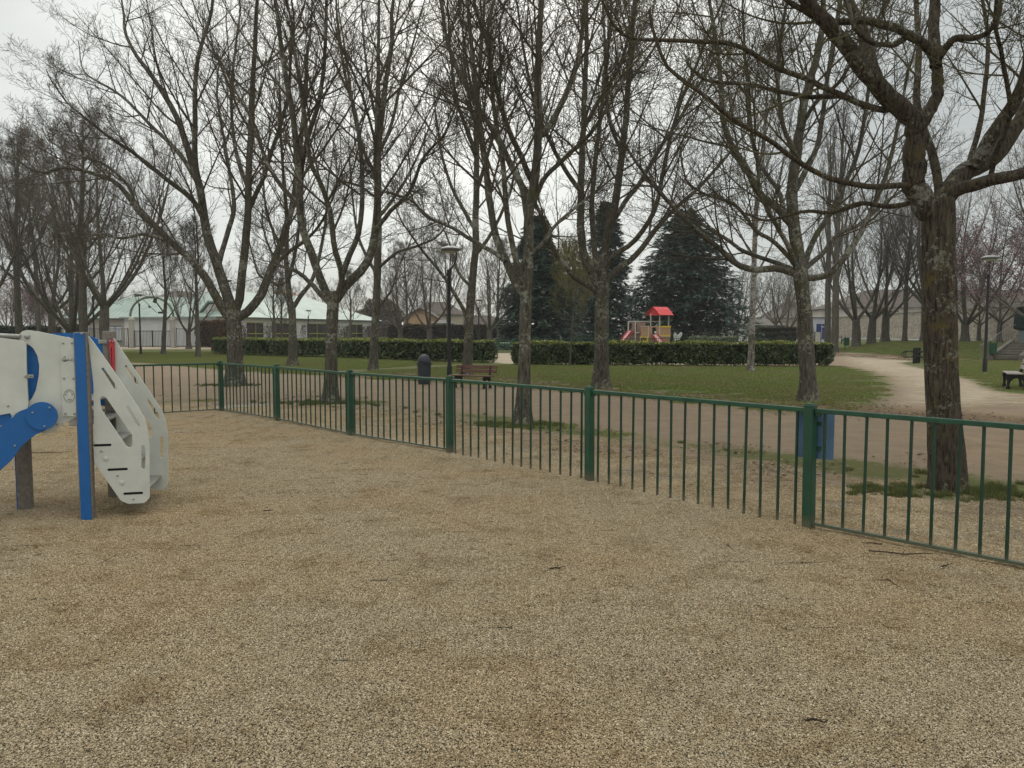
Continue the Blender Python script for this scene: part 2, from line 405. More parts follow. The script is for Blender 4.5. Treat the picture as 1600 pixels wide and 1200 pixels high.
# ------------------------------------------------------------------ scattered stuff: a tile of small pieces repeated on points
def scatter(name, tile_me, pts, rots, scl, mat, label=None, cat=None):
    """one object: the tile's own faces plus loose points; geometry nodes repeat the tile on the points"""
    nv = len(tile_me.vertices); co_ = np.empty(nv * 3, np.float32); tile_me.vertices.foreach_get('co', co_)
    fl = len(tile_me.polygons); li = np.empty(len(tile_me.loops), np.int32); tile_me.loops.foreach_get('vertex_index', li)
    k = len(li) // fl
    me = bpy.data.meshes.new(name); me.vertices.add(nv + len(pts))
    me.vertices.foreach_set('co', np.concatenate([co_, np.asarray(pts, np.float32).ravel()]))
    me.loops.add(len(li)); me.loops.foreach_set('vertex_index', li)
    me.polygons.add(fl); me.polygons.foreach_set('loop_start', (np.arange(fl) * k).astype(np.int32))
    me.update(calc_edges=True)
    rots = np.asarray(rots, np.float32)
    if rots.ndim == 1: rots = np.stack([rots * 0, rots * 0, rots], -1)
    a = me.attributes.new('rot', 'FLOAT_VECTOR', 'POINT'); full = np.zeros((nv + len(pts), 3), np.float32); full[nv:] = rots; a.data.foreach_set('vector', full.ravel())
    for an, arr, dv in (('is_tile', None, 1.0), ('scl', scl, 1.0)):
        a = me.attributes.new(an, 'FLOAT', 'POINT'); full = np.full(nv + len(pts), dv, np.float32)
        full[nv:] = 0.0 if arr is None else arr
        a.data.foreach_set('value', full)
    o = link_mesh(name, me, mat)
    g = bpy.data.node_groups.new(name, 'GeometryNodeTree')
    g.interface.new_socket('Geometry', in_out='INPUT', socket_type='NodeSocketGeometry')
    g.interface.new_socket('Geometry', in_out='OUTPUT', socket_type='NodeSocketGeometry')
    gi = N(g, 'NodeGroupInput'); go = N(g, 'NodeGroupOutput')
    na = N(g, 'GeometryNodeInputNamedAttribute', data_type='FLOAT'); na.inputs['Name'].default_value = 'is_tile'
    cm = N(g, 'FunctionNodeCompare', data_type='FLOAT', operation='GREATER_THAN'); cm.inputs[1].default_value = .5
    sp = N(g, 'GeometryNodeSeparateGeometry', domain='POINT')
    iop = N(g, 'GeometryNodeInstanceOnPoints')
    nr = N(g, 'GeometryNodeInputNamedAttribute', data_type='FLOAT_VECTOR'); nr.inputs['Name'].default_value = 'rot'
    ns = N(g, 'GeometryNodeInputNamedAttribute', data_type='FLOAT'); ns.inputs['Name'].default_value = 'scl'
    gl = g.links.new
    gl(na.outputs[0], cm.inputs[0]); gl(gi.outputs[0], sp.inputs[0]); gl(cm.outputs[0], sp.inputs[1])
    gl(sp.outputs[1], iop.inputs['Points']); gl(sp.outputs[0], iop.inputs['Instance'])
    gl(nr.outputs[0], iop.inputs['Rotation']); gl(ns.outputs[0], iop.inputs['Scale'])
    gl(iop.outputs[0], go.inputs[0])
    md = o.modifiers.new('scatter', 'NODES'); md.node_group = g
    return tag(o, label, cat, kind='stuff')
ICO_V = None
def ico():
    bm = bmesh.new(); bmesh.ops.create_icosphere(bm, subdivisions=1, radius=1)
    v = np.array([x.co[:] for x in bm.verts]); f = np.array([[q.index for q in x.verts] for x in bm.faces]); bm.free(); return v, f
ICO_V, ICO_F = ico()
def stone_tile(n, size, rmin, rmax, zr, seed, half=.5):
    g = np.random.default_rng(seed)
    r = rmin + (rmax - rmin) * g.random(n) ** 1.8
    ctr = np.stack([(g.random(n) - .5) * size, (g.random(n) - .5) * size, g.random(n) * zr], -1)
    S = np.stack([r * g.uniform(.8, 1.35, n), r * g.uniform(.6, .95, n), r * g.uniform(.4, .75, n)], -1)
    J = 1 + g.uniform(-.28, .28, (n, 12, 1))
    v = ICO_V[None] * J * S[:, None]
    a = g.random(n) * 2 * np.pi; t = g.uniform(-.5, .5, n)
    # tilt about x, then spin about z
    y = v[..., 1] * np.cos(t)[:, None] - v[..., 2] * np.sin(t)[:, None]; z = v[..., 1] * np.sin(t)[:, None] + v[..., 2] * np.cos(t)[:, None]
    x = v[..., 0]; X = x * np.cos(a)[:, None] - y * np.sin(a)[:, None]; Y = x * np.sin(a)[:, None] + y * np.cos(a)[:, None]
    v = np.stack([X, Y, z], -1) + ctr[:, None]
    f = ICO_F[None] + (np.arange(n) * 12)[:, None, None]
    return np_mesh('tile', v.reshape(-1, 3), [f.reshape(-1, 3)])
SM = Mat('gravel_stones', (.4, .33, .22), .9, .15)
wc = SM.co('World'); rr = SM.rnd()
a1 = SM.ramp(rr, [(0, (.17, .13, .08)), (.12, (.235, .192, .122)), (.45, (.325, .277, .192)), (.8, (.40, .348, .253)), (1, (.56, .515, .41))])
pn = SM.noise(wc, .55, 6, .62); pm = SM.noise(wc, 2.6, 5, .65)
p7 = SM.noise(wc, 9.0, 4, .6); a1 = SM.mix(SM.ramp(p7, [(.56, 0.0), (.70, .55)]), a1, SM.mix(1.0, a1, (.66, .58, .47), 'MULTIPLY'))  # shade of small hollows darkened into the stone colour
a1 = SM.mix(SM.ramp(pn, [(.44, 0.0), (.66, .7)]), a1, SM.mix(1.0, a1, (1.0, .91, .76), 'MULTIPLY'))
a1 = SM.mix(SM.ramp(pm, [(.50, 0.0), (.66, .7)]), a1, SM.mix(1.0, a1, (.70, .65, .57), 'MULTIPLY'))
h_ = SM.voro(wc, 5.5, 'F1'); a1 = SM.mix(SM.ramp(SM.math('ADD', h_, SM.math('MULTIPLY', p7, .35)), [(.26, .62), (.36, 0.0)]), a1, SM.mix(1.0, a1, (.50, .42, .33), 'MULTIPLY'))  # darker spots painted as the shade of deeper hollows
SM.col(SM.mix(1.0, a1, (1.01, .957, .90), 'MULTIPLY'))
TS = .4
tile = stone_tile(7600, TS, .0024, .0062, .006, 3)
def lumps(x, y):
    """scuffed surface of the loose gravel: hollows and ridges a centimetre or two deep"""
    g_ = np.random.default_rng(99); h = 0
    for k in range(26):
        a = g_.random() * 6.283; f = g_.uniform(1.2, 7.5); h = h + np.sin(f * (x * math.cos(a) + y * math.sin(a)) + g_.random() * 6.283 + 1.2 * np.sin(.7 * x + k)) / (1 + .45 * f)
    return .0062 * h
gx_ = np.arange(-17, 13, TS); gy_ = np.arange(.6, 17.5, TS); XX, YY = np.meshgrid(gx_, gy_); XX, YY = XX.ravel(), YY.ravel()
a = (XX - P1[0]) * FN[0] + (YY - P1[1]) * FN[1]; b = (XX - CORNER[0]) * LN[0] + (YY - CORNER[1]) * LN[1]
k_ = (np.maximum(a, b) < .05) & (np.abs(XX) < .75 * YY + 2.5); XX, YY = XX[k_], YY[k_]
hz_ = lumps(XX, YY); dx_ = (lumps(XX + .1, YY) - lumps(XX - .1, YY)) / .2; dy_ = (lumps(XX, YY + .1) - lumps(XX, YY - .1)) / .2
zr_ = rng.integers(0, 4, len(XX)) * math.pi / 2
tx_ = np.arctan(dy_); ty_ = -np.arctan(dx_)           # world tilt, turned into the tile's own axes
TX = tx_ * np.cos(zr_) + ty_ * np.sin(zr_); TY = -tx_ * np.sin(zr_) + ty_ * np.cos(zr_)
fade = np.clip(-np.maximum((XX - P1[0]) * FN[0] + (YY - P1[1]) * FN[1], (XX - CORNER[0]) * LN[0] + (YY - CORNER[1]) * LN[1]) / .8, 0.15, 1)
scatter('gravel', tile, np.stack([XX, YY, .012 + (hz_ + .012) * fade * .8], -1), np.stack([TX * fade, TY * fade, zr_], -1), np.ones(len(XX)), SM.m, 'pale crushed gravel spread over the whole play area', 'gravel')
# small dark litter lying on the gravel: bits of leaf, bark and twig
def bit_tile(n, size, seed):
    g = np.random.default_rng(seed); c = (g.random((n, 2)) - .5) * size; a = g.random(n) * 6.283; L = g.uniform(.006, .028, n); w_ = g.uniform(.0015, .007, n)
    dx, dy = np.cos(a), np.sin(a); z = g.uniform(.004, .016, n); V = []
    for sx_, sy_, dz in ((1, .2, .004), (0, 1, 0), (-1, -.1, .003), (0, -1, .002)):
        V.append(np.stack([c[:, 0] + sx_ * L * dx - sy_ * w_ * dy, c[:, 1] + sx_ * L * dy + sy_ * w_ * dx, z + dz], -1))
    return np_mesh('bits', np.stack(V, 1).reshape(-1, 3), [np.arange(4 * n).reshape(-1, 4)])
BM_ = Mat('leaf_bits', (.05, .035, .02), .9, .1); BM_.col(BM_.ramp(BM_.rnd(), [(0, (.025, .017, .010)), (.7, (.075, .050, .030)), (1, (.17, .12, .07))]))
k2 = rng.random(len(XX)) < .16
scatter('gravel_litter', bit_tile(7, TS * 1.3, 14), np.stack([XX, YY, .026 + (hz_ + .012) * fade * .8], -1)[k2], (rng.random(k2.sum()) * 6.28), rng.uniform(.5, 1.0, k2.sum()), BM_.m, 'tiny bits of leaf and bark strewn on the play area gravel', 'litter')
# thinner gravel spilling under and past the railing
tile2 = stone_tile(850, .32, .0026, .0062, .006, 8)
gp = []
for _ in range(9000):
    s = rng.uniform(-9, 15.5); o_ = rng.uniform(-.9, 2.6)
    if rng.random() > math.exp(-max(o_ - .2, 0) / 1.0): continue
    p = P1 + FDIR * s + FN * o_
    if (p - CORNER) @ LN > .5 or abs(p[0]) > .75 * p[1] + 2.5: continue
    gp.append((p[0], p[1], .003))
for _ in range(1800):
    p = CORNER + LDIR * rng.uniform(0, 9) + LN * rng.uniform(-.9, 2.0)
    if (p - P1) @ FN < .5: gp.append((p[0], p[1], .003))
gp = np.array(gp)
scatter('gravel_spill', tile2, gp, rng.random(len(gp)) * 6.28, rng.uniform(.8, 1.2, len(gp)), SM.m, 'loose gravel spilling out under the green railing', 'gravel')

def blade_tile(n, size, h, wd, seed, lean=.5):
    g = np.random.default_rng(seed)
    c = (g.random((n, 2)) - .5) * size; a = g.random(n) * 6.283; L = h * g.uniform(.5, 1.2, n); b = g.random(n) * 6.283
    dx, dy = np.cos(a) * wd, np.sin(a) * wd
    lx, ly = np.cos(b) * L * lean, np.sin(b) * L * lean
    z0 = -.01 * np.ones(n)
    V = np.stack([np.stack([c[:, 0] - dx, c[:, 1] - dy, z0], -1), np.stack([c[:, 0] + dx, c[:, 1] + dy, z0], -1),
                  np.stack([c[:, 0] + lx, c[:, 1] + ly, L * .9], -1)], 1)
    return np_mesh('blades', V.reshape(-1, 3), [np.arange(3 * n).reshape(-1, 3)])
GM = Mat('grass_blades', (.08, .10, .03), .8, .15); gn = GM.noise(GM.co('World'), .35, 5, .6)
gc = GM.ramp(GM.rnd(), [(0, (.090, .130, .026)), (.5, (.155, .210, .048)), (.88, (.21, .245, .068)), (1, (.30, .28, .12))])
gc = GM.mix(GM.ramp(gn, [(.40, 0.0), (.62, .7)]), gc, (.20, .175, .078)); GM.col(gc)
# lawn: short turf
def interp(arr, x, y):
    iy = np.clip(np.searchsorted(gy, y) - 1, 0, ny - 2); t = (y - gy[iy]) / (gy[iy + 1] - gy[iy])
    Wy = 14 + 1.05 * np.maximum(y, 0); uu = np.clip(x / Wy, -1, 1); ix = np.clip(np.searchsorted(u, uu), 1, nx - 1)
    return arr[iy, ix] * (1 - t) + arr[iy + 1, ix] * t
turf = blade_tile(750, .62, .035, .006, 4, 1.3)
xs, ys = [], []
for y in np.arange(11, 64, .5):
    for x in np.arange(-.78 * y - 2, .78 * y + 2, .5):
        xs.append(x + rng.uniform(-.1, .1)); ys.append(y + rng.uniform(-.1, .1))
xs, ys = np.array(xs), np.array(ys)
wl = interp(w_lawn, xs, ys); le = interp(w_leaf, xs, ys); wp = interp(w_path, xs, ys)
keep = (wl + rng.normal(0, .10, len(xs)) > .62) & (rng.random(len(xs)) > le * .6) & (wp < .45)
xs, ys = xs[keep], ys[keep]
pts = np.stack([xs, ys, height(xs, ys)], -1)
scatter('lawn_grass', turf, pts, rng.random(len(xs)) * 6.28, np.ones(len(xs)), GM.m, 'short worn grass of the park lawns', 'grass')
# denser green tufts at the feet of the near row of trees
GM2 = Mat('tuft_blades', (.06, .10, .02), .7, .2)
GM2.col(GM2.ramp(GM2.rnd(), [(0, (.050, .070, .016)), (.5, (.095, .115, .032)), (1, (.19, .18, .075))]))
tuft = blade_tile(150, .14, .085, .0035, 9, .45)
pts = []
for q, sp, n in ((TREE_BASES[3], .38, 110), (TREE_BASES[2], .35, 70), (TREE_BASES[1], .5, 110), (TREE_BASES[0], .6, 80)):
    g = gnd(*q)
    for _ in range(n):
        a = rng.random() * 6.283; r = .2 + abs(rng.normal(0, sp)) * .75
        pts.append((g[0] - .12 + math.cos(a) * r * 1.35, g[1] + math.sin(a) * r * .7, 0))
for _ in range(30):      # sparse tufts along the strip
    s = rng.uniform(-3, 17); o_ = rng.normal(2.6, .55); p = P1 + FDIR * s + FN * (o_ + .4)
    pts.append((p[0], p[1], 0))
pts = np.array(pts)
scatter('grass_tufts', tuft, pts, rng.random(len(pts)) * 6.28, rng.uniform(.35, .95, len(pts)), GM2.m, 'green grass tufts round the feet of the near trees', 'grass')
# dead leaves, daisies
def leaf_tile(n, size, r, seed):
    g = np.random.default_rng(seed); c = (g.random((n, 2)) - .5) * size; a = g.random(n) * 6.283; V = []
    for k, (rx, ry) in enumerate(((1, 0), (.1, .6), (-1, 0), (-.1, -.6))):
        rr_ = r * g.uniform(.7, 1.3, n)
        V.append(np.stack([c[:, 0] + rr_ * (rx * np.cos(a) - ry * np.sin(a)), c[:, 1] + rr_ * (rx * np.sin(a) + ry * np.cos(a)), .008 + g.random(n) * r * .7], -1))
    V = np.stack(V, 1); return np_mesh('leaves', V.reshape(-1, 3), [np.arange(4 * n).reshape(-1, 4)])
LM = Mat('dead_leaves', (.12, .08, .04), .85, .15)
LM.col(LM.ramp(LM.rnd(), [(0, (.035, .022, .013)), (.6, (.12, .078, .045)), (1, (.28, .21, .13))]))
lt = leaf_tile(60, 1.0, .028, 5)
xs = rng.uniform(-20, 30, 6000); ys = rng.uniform(8, 60, 6000)
le = interp(w_leaf, xs, ys); keep = rng.random(6000) < le * .9
xs, ys = xs[keep], ys[keep]
s_ = rng.uniform(-6, 16, 14); o_ = rng.normal(2.6, 1.0, 14)
ex = P1[None] + FDIR[None] * s_[:, None] + FN[None] * o_[:, None]
xs = np.concatenate([xs, ex[:, 0]]); ys = np.concatenate([ys, ex[:, 1]])
scatter('fallen_leaves', lt, np.stack([xs, ys, height(xs, ys)], -1), rng.random(len(xs)) * 6.28, np.ones(len(xs)), LM.m, 'brown leaf litter along the worn edges of the grass', 'leaves')
DM = Mat('daisy_petals', (.75, .75, .68), .7, .2).m
dt = leaf_tile(6, 2.0, .011, 6)
xs = rng.uniform(-15, 30, 1500); ys = rng.uniform(16, 46, 1500)
keep = interp(w_lawn, xs, ys) > .7; xs, ys = xs[keep], ys[keep]
scatter('daisies', dt, np.stack([xs, ys, height(xs, ys) + .035], -1), rng.random(len(xs)) * 6.28, np.ones(len(xs)), DM, 'tiny white daisies dotted over the lawn', 'flowers')

# ------------------------------------------------------------------ trees
def resample(P, K):
    """Catmull-Rom through P resampled to K points evenly"""
    P = np.asarray(P, float); n = len(P)
    if n == 2: return P[0] + (P[1] - P[0]) * np.linspace(0, 1, K)[:, None]
    Q = np.vstack([2 * P[0] - P[1], P, 2 * P[-1] - P[-2]]); pts = []
    for i in range(n - 1):
        p0, p1, p2, p3 = Q[i:i + 4]
        for t in np.linspace(0, 1, 12, endpoint=False):
            pts.append(.5 * (2 * p1 + (p2 - p0) * t + (2 * p0 - 5 * p1 + 4 * p2 - p3) * t * t + (3 * p1 - p0 - 3 * p2 + p3) * t ** 3))
    pts.append(P[-1]); pts = np.array(pts)
    s = np.concatenate([[0], np.cumsum(np.linalg.norm(np.diff(pts, axis=0), axis=1))])
    q = np.linspace(0, s[-1], K)
    return np.stack([np.interp(q, s, pts[:, k]) for k in range(3)], -1)
def norm(a): return a / np.maximum(np.linalg.norm(a, axis=-1, keepdims=True), 1e-9)
def tubes(P, Rr, S, g=None, rough=0.0):
    """P (N,K,3) polylines, Rr (N,K) radii -> V, quads"""
    Nn, K, _ = P.shape
    T = np.empty_like(P); T[:, 1:-1] = P[:, 2:] - P[:, :-2]; T[:, 0] = P[:, 1] - P[:, 0]; T[:, -1] = P[:, -1] - P[:, -2]; T = norm(T)
    ref = np.where(np.abs(T[:, :1, 2:3]) < .9, np.array([0, 0, 1.]), np.array([1., 0, 0]))[:, 0]
    U = np.empty_like(P); uu = norm(np.cross(T[:, 0], ref))
    for i in range(K):
        uu = norm(uu - T[:, i] * (uu * T[:, i]).sum(-1, keepdims=True)); U[:, i] = uu
    W = np.cross(T, U); a = np.arange(S) * 2 * np.pi / S
    rr_ = Rr[..., None] * np.ones(S)
    if rough and g is not None: rr_ = rr_ * (1 + rough * (g.random(rr_.shape) - .5))
    V = P[:, :, None] + rr_[..., None] * (np.cos(a)[:, None] * U[:, :, None] + np.sin(a)[:, None] * W[:, :, None])
    b = (np.arange(Nn) * K * S)[:, None, None] + (np.arange(K - 1) * S)[None, :, None]
    j = np.arange(S)[None, None]; j2 = (j + 1) % S
    F = np.stack([b + j, b + j2, b + S + j2, b + S + j], -1).reshape(-1, 4)
    return V.reshape(-1, 3), F
def grow(g, P, Rr, n, ang, lf, K, wander, up, tmin=.15, rk=.6, lenfloor=0.0, thin=1.0, lc=None, rmax=None, jit_=.25, droop=0.0):
    """children of polylines P (N,k,3). n children each; returns Pc (N*n,K,3), Rc"""
    Nn, k, _ = P.shape
    seg = np.linalg.norm(np.diff(P, axis=1), axis=2); Lp = seg.sum(1)
    t = tmin + (1 - tmin) * ((np.arange(n) + g.random((Nn, n))) / n); t = np.minimum(t, .97)
    f = t * (k - 1); i = np.floor(f).astype(int); fr = (f - i)[..., None]
    ar = np.arange(Nn)[:, None]
    p = P[ar, i] * (1 - fr) + P[ar, i + 1] * fr; d = norm(P[ar, i + 1] - P[ar, i]); r = Rr[ar, i] * (1 - fr[..., 0]) + Rr[ar, i + 1] * fr[..., 0]
    ref = np.where(np.abs(d[..., 2:3]) < .95, np.array([0, 0, 1.]), np.array([1., 0, 0])); u = norm(np.cross(d, ref)); v = np.cross(d, u)
    az = (np.arange(n) * 2.4)[None] + g.random((Nn, 1)) * 6.28 + g.normal(0, .5, (Nn, n))
    A = (ang * (1 + g.normal(0, jit_, (Nn, n))))[..., None]
    nd_ = d * np.cos(A) + (u * np.cos(az)[..., None] + v * np.sin(az)[..., None]) * np.sin(A)
    nd_ = nd_.reshape(-1, 3); p = p.reshape(-1, 3); r = r.reshape(-1)
    L = (Lp[:, None] * lf * (1 - .62 * t) * g.uniform(.65, 1.25, (Nn, n))).reshape(-1); L = np.maximum(L, lenfloor * g.uniform(.7, 1.2, L.shape))
    if lc: L = np.minimum(L, lc * g.uniform(.8, 1.2, L.shape))
    out_ = np.empty((len(p), K, 3)); out_[:, 0] = p; dd = norm(nd_)
    st = (L / (K - 1))[:, None]
    for q in range(1, K):
        dd = norm(dd + g.normal(0, wander, dd.shape) + np.array([0, 0, up]) - np.array([0, 0, droop * q / K]))
        out_[:, q] = out_[:, q - 1] + dd * st
    r0 = np.minimum(r * rk, (.0045 + L * .0085) * thin)
    if rmax: r0 = np.minimum(r0, rmax)
    tt = np.linspace(0, 1, K)[None]
    Rc = r0[:, None] * (1 - .78 * tt)
    return out_, Rc
def trunk_mesh(P, Rr, S=22, flare=.5, g=None, lump=.05, fh=.28):
    K = len(P); V, F = tubes(P[None], Rr[None], S)
    V = V.reshape(K, S, 3); a = np.arange(S) * 2 * np.pi / S
    ph = g.random(6) * 6.28; z = (P[:, 2] - P[0, 2])[:, None]
    k = 1 + flare * np.exp(-np.maximum(z, 0) / fh) * (1 + .35 * np.sin(5 * a[None] + ph[0]) + .2 * np.sin(3 * a[None] + ph[1]))
    k = k + lump * (np.sin(3 * a[None] + ph[2] + z * 1.1) + .6 * np.sin(7 * a[None] + ph[3] - z * 2.3) + .8 * np.sin(2 * a[None] + z * 3.7 + ph[4])) + g.normal(0, .012, (K, S))
    V = P[:, None] + (V - P[:, None]) * k[..., None]
    return V.reshape(-1, 3), F

class Tree:
    def __init__(s, name, base, label, cat='tree', group=None, barkm=None, twigm=None, seed=1):
        s.root = empty(name, base, 0, label, cat, group); s.base = np.array(base, float)
        s.g = np.random.default_rng(seed); s.barkm = barkm or BARK; s.twigm = twigm or TWIG
        s.VF = []      # crown pieces
        s.src = []     # (P, R) of limbs
    def _mesh(s, name, V, F, mat, smooth=True):
        return link_mesh(name, np_mesh(name, V, [F]), mat, s.root, smooth)
    def trunk(s, pts, r0, r1, flare=.5, lump=.05, K=30, S=20, fh=.28):
        P = resample(np.asarray(pts, float) - s.base, K); t = np.linspace(0, 1, K)
        Rr = r0 + (r1 - r0) * t
        V, F = trunk_mesh(P, Rr, S, flare, s.g, lump, fh); s._mesh('trunk', V, F, s.barkm); s.tr = (P, Rr)
        return P
    def limb(s, pts, r0, r1, ext=0.0, K=26, S=12, name='limb', kids=True, rough=.10, extup=.12):
        P = np.asarray(pts, float) - s.base; Pr = resample(P, K)
        if ext > 0:
            m = 12; d = norm(Pr[-1] - Pr[-3]); q = [Pr[-1]]
            for _ in range(m):
                d = norm(d + s.g.normal(0, .09, 3) + np.array([0, 0, extup])); q.append(q[-1] + d * ext / m)
            Pr = resample(np.vstack([Pr, q[1:]]), K + 6)
        K = len(Pr); t = np.linspace(0, 1, K); Rr = r0 + (r1 - r0) * t ** .85
        if ext > 0: Rr = r0 * (1 - t) ** .9 + .012
        w_ = s.g.normal(0, 1, (K, 3)); w_ = (w_ + np.roll(w_, 1, 0)) * .5; w_[0] = 0
        Pr = Pr + w_ * np.minimum(Rr[:, None] * .12, .014)
        V, F = tubes(Pr[None], Rr[None], S, s.g, rough); s._mesh(name, V, F, s.barkm)
        if kids: s.src.append((Pr, Rr))
        return Pr
    def crown(s, n1=13, n2=8, n3=6, n4=4, a1=.70, l1=.50, up=.045, K1=10, twig=1.0, n5=0, lc1=4.2, tmin=.2, extra=None):
        g = s.g; KK = 26
        P0 = np.stack([resample(p, KK) for p, r in s.src]); R0 = np.stack([np.interp(np.linspace(0, 1, KK), np.linspace(0, 1, len(r)), r) for p, r in s.src])
        P1_, R1_ = grow(g, P0, R0, n1, a1, l1, K1, .055, up, tmin, .5, lc=lc1, lenfloor=.6, thin=.85)
        P2_, R2_ = grow(g, P1_, R1_, n2, .60, .46, 7, .075, up, .12, .6, lenfloor=.35)
        P3_, R3_ = grow(g, P2_, R2_, n3, .64, .48, 5, .12, up * 1.2, .12, .7, lenfloor=.22, thin=.95 * twig)
        P4_, R4_ = grow(g, P3_, R3_, n4, .75, .55, 4, .18, up * 1.2, .15, .8, lenfloor=.14, thin=.9 * twig)
        # twigs straight off limbs and first branches too
        P5_, R5_ = grow(g, P1_, R1_, max(2, n2 - 2), .95, .12, 4, .2, up, .05, .3, lenfloor=.3, lc=.7)
        R3_ = np.maximum(R3_, .0038 * twig); R4_ = np.maximum(R4_, .0030 * twig); R5_ = np.maximum(R5_, .003 * twig)
        out_ = [(P1_, R1_, 6), (P2_, R2_, 4), (P3_, R3_, 3), (P4_, R4_, 3), (P5_, R5_, 3)]
        s.tips = P4_[:, -1]; s.P4 = P4_
        if extra: out_ += extra
        Vs, Fs, b = [], [], 0
        for P, Rr, S in out_:
            V, F = tubes(P, Rr, S); Vs.append(V); Fs.append(F + b); b += len(V)
        s._mesh('crown', np.concatenate(Vs), np.concatenate(Fs), s.twigm, False)
    def petals(s, name, mat, n, r, spread=.12, src=None):
        g = s.g; P = (src if src is not None else s.P4).reshape(-1, 3); c = P[g.integers(0, len(P), n)] + g.normal(0, spread, (n, 3))
        a = norm(g.normal(0, 1, (n, 3))); b = norm(np.cross(a, g.normal(0, 1, (n, 3)))); rr_ = r * g.uniform(.5, 1.3, (n, 1))
        V = np.stack([c - a * rr_, c + b * rr_ * .7, c + a * rr_, c - b * rr_ * .7], 1)
        s._mesh(name, V.reshape(-1, 3), np.arange(4 * n).reshape(-1, 4), mat, False)

def traced(px_pts, Y, dy=0.0, curve=1.0):
    n = len(px_pts); return np.array([at(a, b, Y + dy * (i / (n - 1)) ** curve) for i, (a, b) in enumerate(px_pts)])

# ---- the near row and the lawn trees, limbs following the photograph
def lawn_tree(label, base_px, Y, trunk_px, r0, r1, limbs, seed, cr={}, barkm=None, twigm=None, flare=.62, group='bare park trees', lump=.05, lumpfh=.40, name='bare_tree'):
    b = at(*base_px, Y); b[2] = float(height(b[0], b[1]))
    t = Tree(name, b, label, 'tree', group, barkm, twigm, seed)
    tp = [b - np.array((0, 0, .05))] + [at(x, y, Y) for x, y in trunk_px]
    t.trunk(tp, r0, r1, flare, lump, fh=lumpfh)
    for L in limbs:
        pts, dy, a, c, ext = L[:5]; kids = L[5] if len(L) > 5 else True
        t.limb(traced(pts, Y, dy, 1.2), a, c, ext, kids=kids)
    t.crown(**cr)
    return t
bigc = dict(n1=15, n2=8, n3=6, n4=3)
# T1
lawn_tree('largest left tree, thick trunk splitting low into many limbs behind the corner railing post', (367, 602), 23.0,
    [(367, 560), (366, 520), (365, 488), (366, 470)], .225, .20, [
    ([(362, 500), (349, 484), (334, 456), (319, 430), (290, 398), (262, 374), (240, 350), (217, 332), (187, 290), (150, 272), (100, 262), (70, 270)], -1.5, .125, .03, 1.0),
    ([(262, 376), (225, 366), (190, 372), (160, 366), (120, 372)], 1.5, .05, .015, .5),
    ([(240, 350), (212, 318), (200, 290), (160, 255), (110, 240), (85, 225)], 1.0, .055, .015, .8),
    ([(366, 492), (352, 452), (338, 410), (325, 370), (319, 335), (311, 290), (296, 242), (277, 186), (245, 130), (215, 90)], .8, .15, .06, 3.0),
    ([(322, 350), (300, 312), (260, 280), (210, 240), (165, 210), (110, 165)], -2.0, .07, .02, 1.0),
    ([(308, 284), (280, 240), (240, 200), (190, 150), (140, 120)], 2.0, .06, .02, 1.5),
    ([(318, 320), (305, 250), (305, 180), (308, 100), (330, 20)], -1.5, .08, .04, 3.0),
    ([(340, 420), (352, 375), (365, 330), (362, 290), (352, 230), (340, 160)], 2.2, .07, .03, 2.5),
    ([(367, 488), (376, 455), (382, 400), (388, 325), (390, 250), (394, 156), (397, 90), (402, 0)], -.6, .12, .06, 3.5),
    ([(388, 330), (410, 280), (430, 220), (450, 150), (455, 70)], -2.0, .06, .03, 2.5),
    ([(390, 300), (370, 240), (362, 180), (365, 100), (375, 20)], 2.0, .05, .03, 2.5),
    ([(372, 496), (386, 488), (405, 466), (420, 430), (434, 395), (447, 360), (460, 300), (470, 220), (478, 140)], 1.2, .125, .05, 3.0),
    ([(424, 420), (450, 395), (478, 375), (500, 350), (520, 310)], -2.2, .05, .02, 1.0),
    ], 21, dict(n1=16, n2=8, n3=5, n4=2))
# T2
lawn_tree('grey trunked tree forked like a tuning fork, nearest the railing left of the domed bin', (516, 630), 17.3,
    [(517, 600), (518, 560), (519, 510), (521, 470), (521, 455)], .135, .125, [
    ([(519, 474), (508, 452), (499, 432), (491, 407), (478, 370), (469, 335), (466, 269), (458, 190), (442, 90), (432, 10)], -.5, .085, .05, 3.0),
    ([(517, 476), (503, 462), (484, 441), (466, 425), (450, 419), (432, 410), (415, 372)], 1.6, .05, .015, .8),
    ([(524, 468), (534, 440), (530, 412), (524, 390), (514, 325), (500, 285), (484, 250), (474, 170), (462, 90)], -1.6, .06, .025, 2.0),
    ([(533, 434), (545, 402), (560, 365), (566, 310), (565, 250), (556, 180), (540, 120), (528, 40)], 1.5, .055, .03, 2.5),
    ([(524, 470), (538, 450), (562, 424), (581, 392), (588, 345), (590, 290), (592, 230), (600, 150), (612, 70)], .4, .095, .05, 3.0),
    ([(586, 360), (610, 330), (640, 300), (660, 250), (690, 215)], -1.8, .04, .015, 1.0),
    ([(468, 320), (440, 290), (415, 250), (400, 200), (372, 150)], 1.6, .045, .02, 1.2),
    ([(466, 280), (480, 220), (500, 150), (508, 70), (510, 0)], -1.0, .05, .03, 2.0),
    ], 22, dict(n1=15, n2=8, n3=5, n4=2))
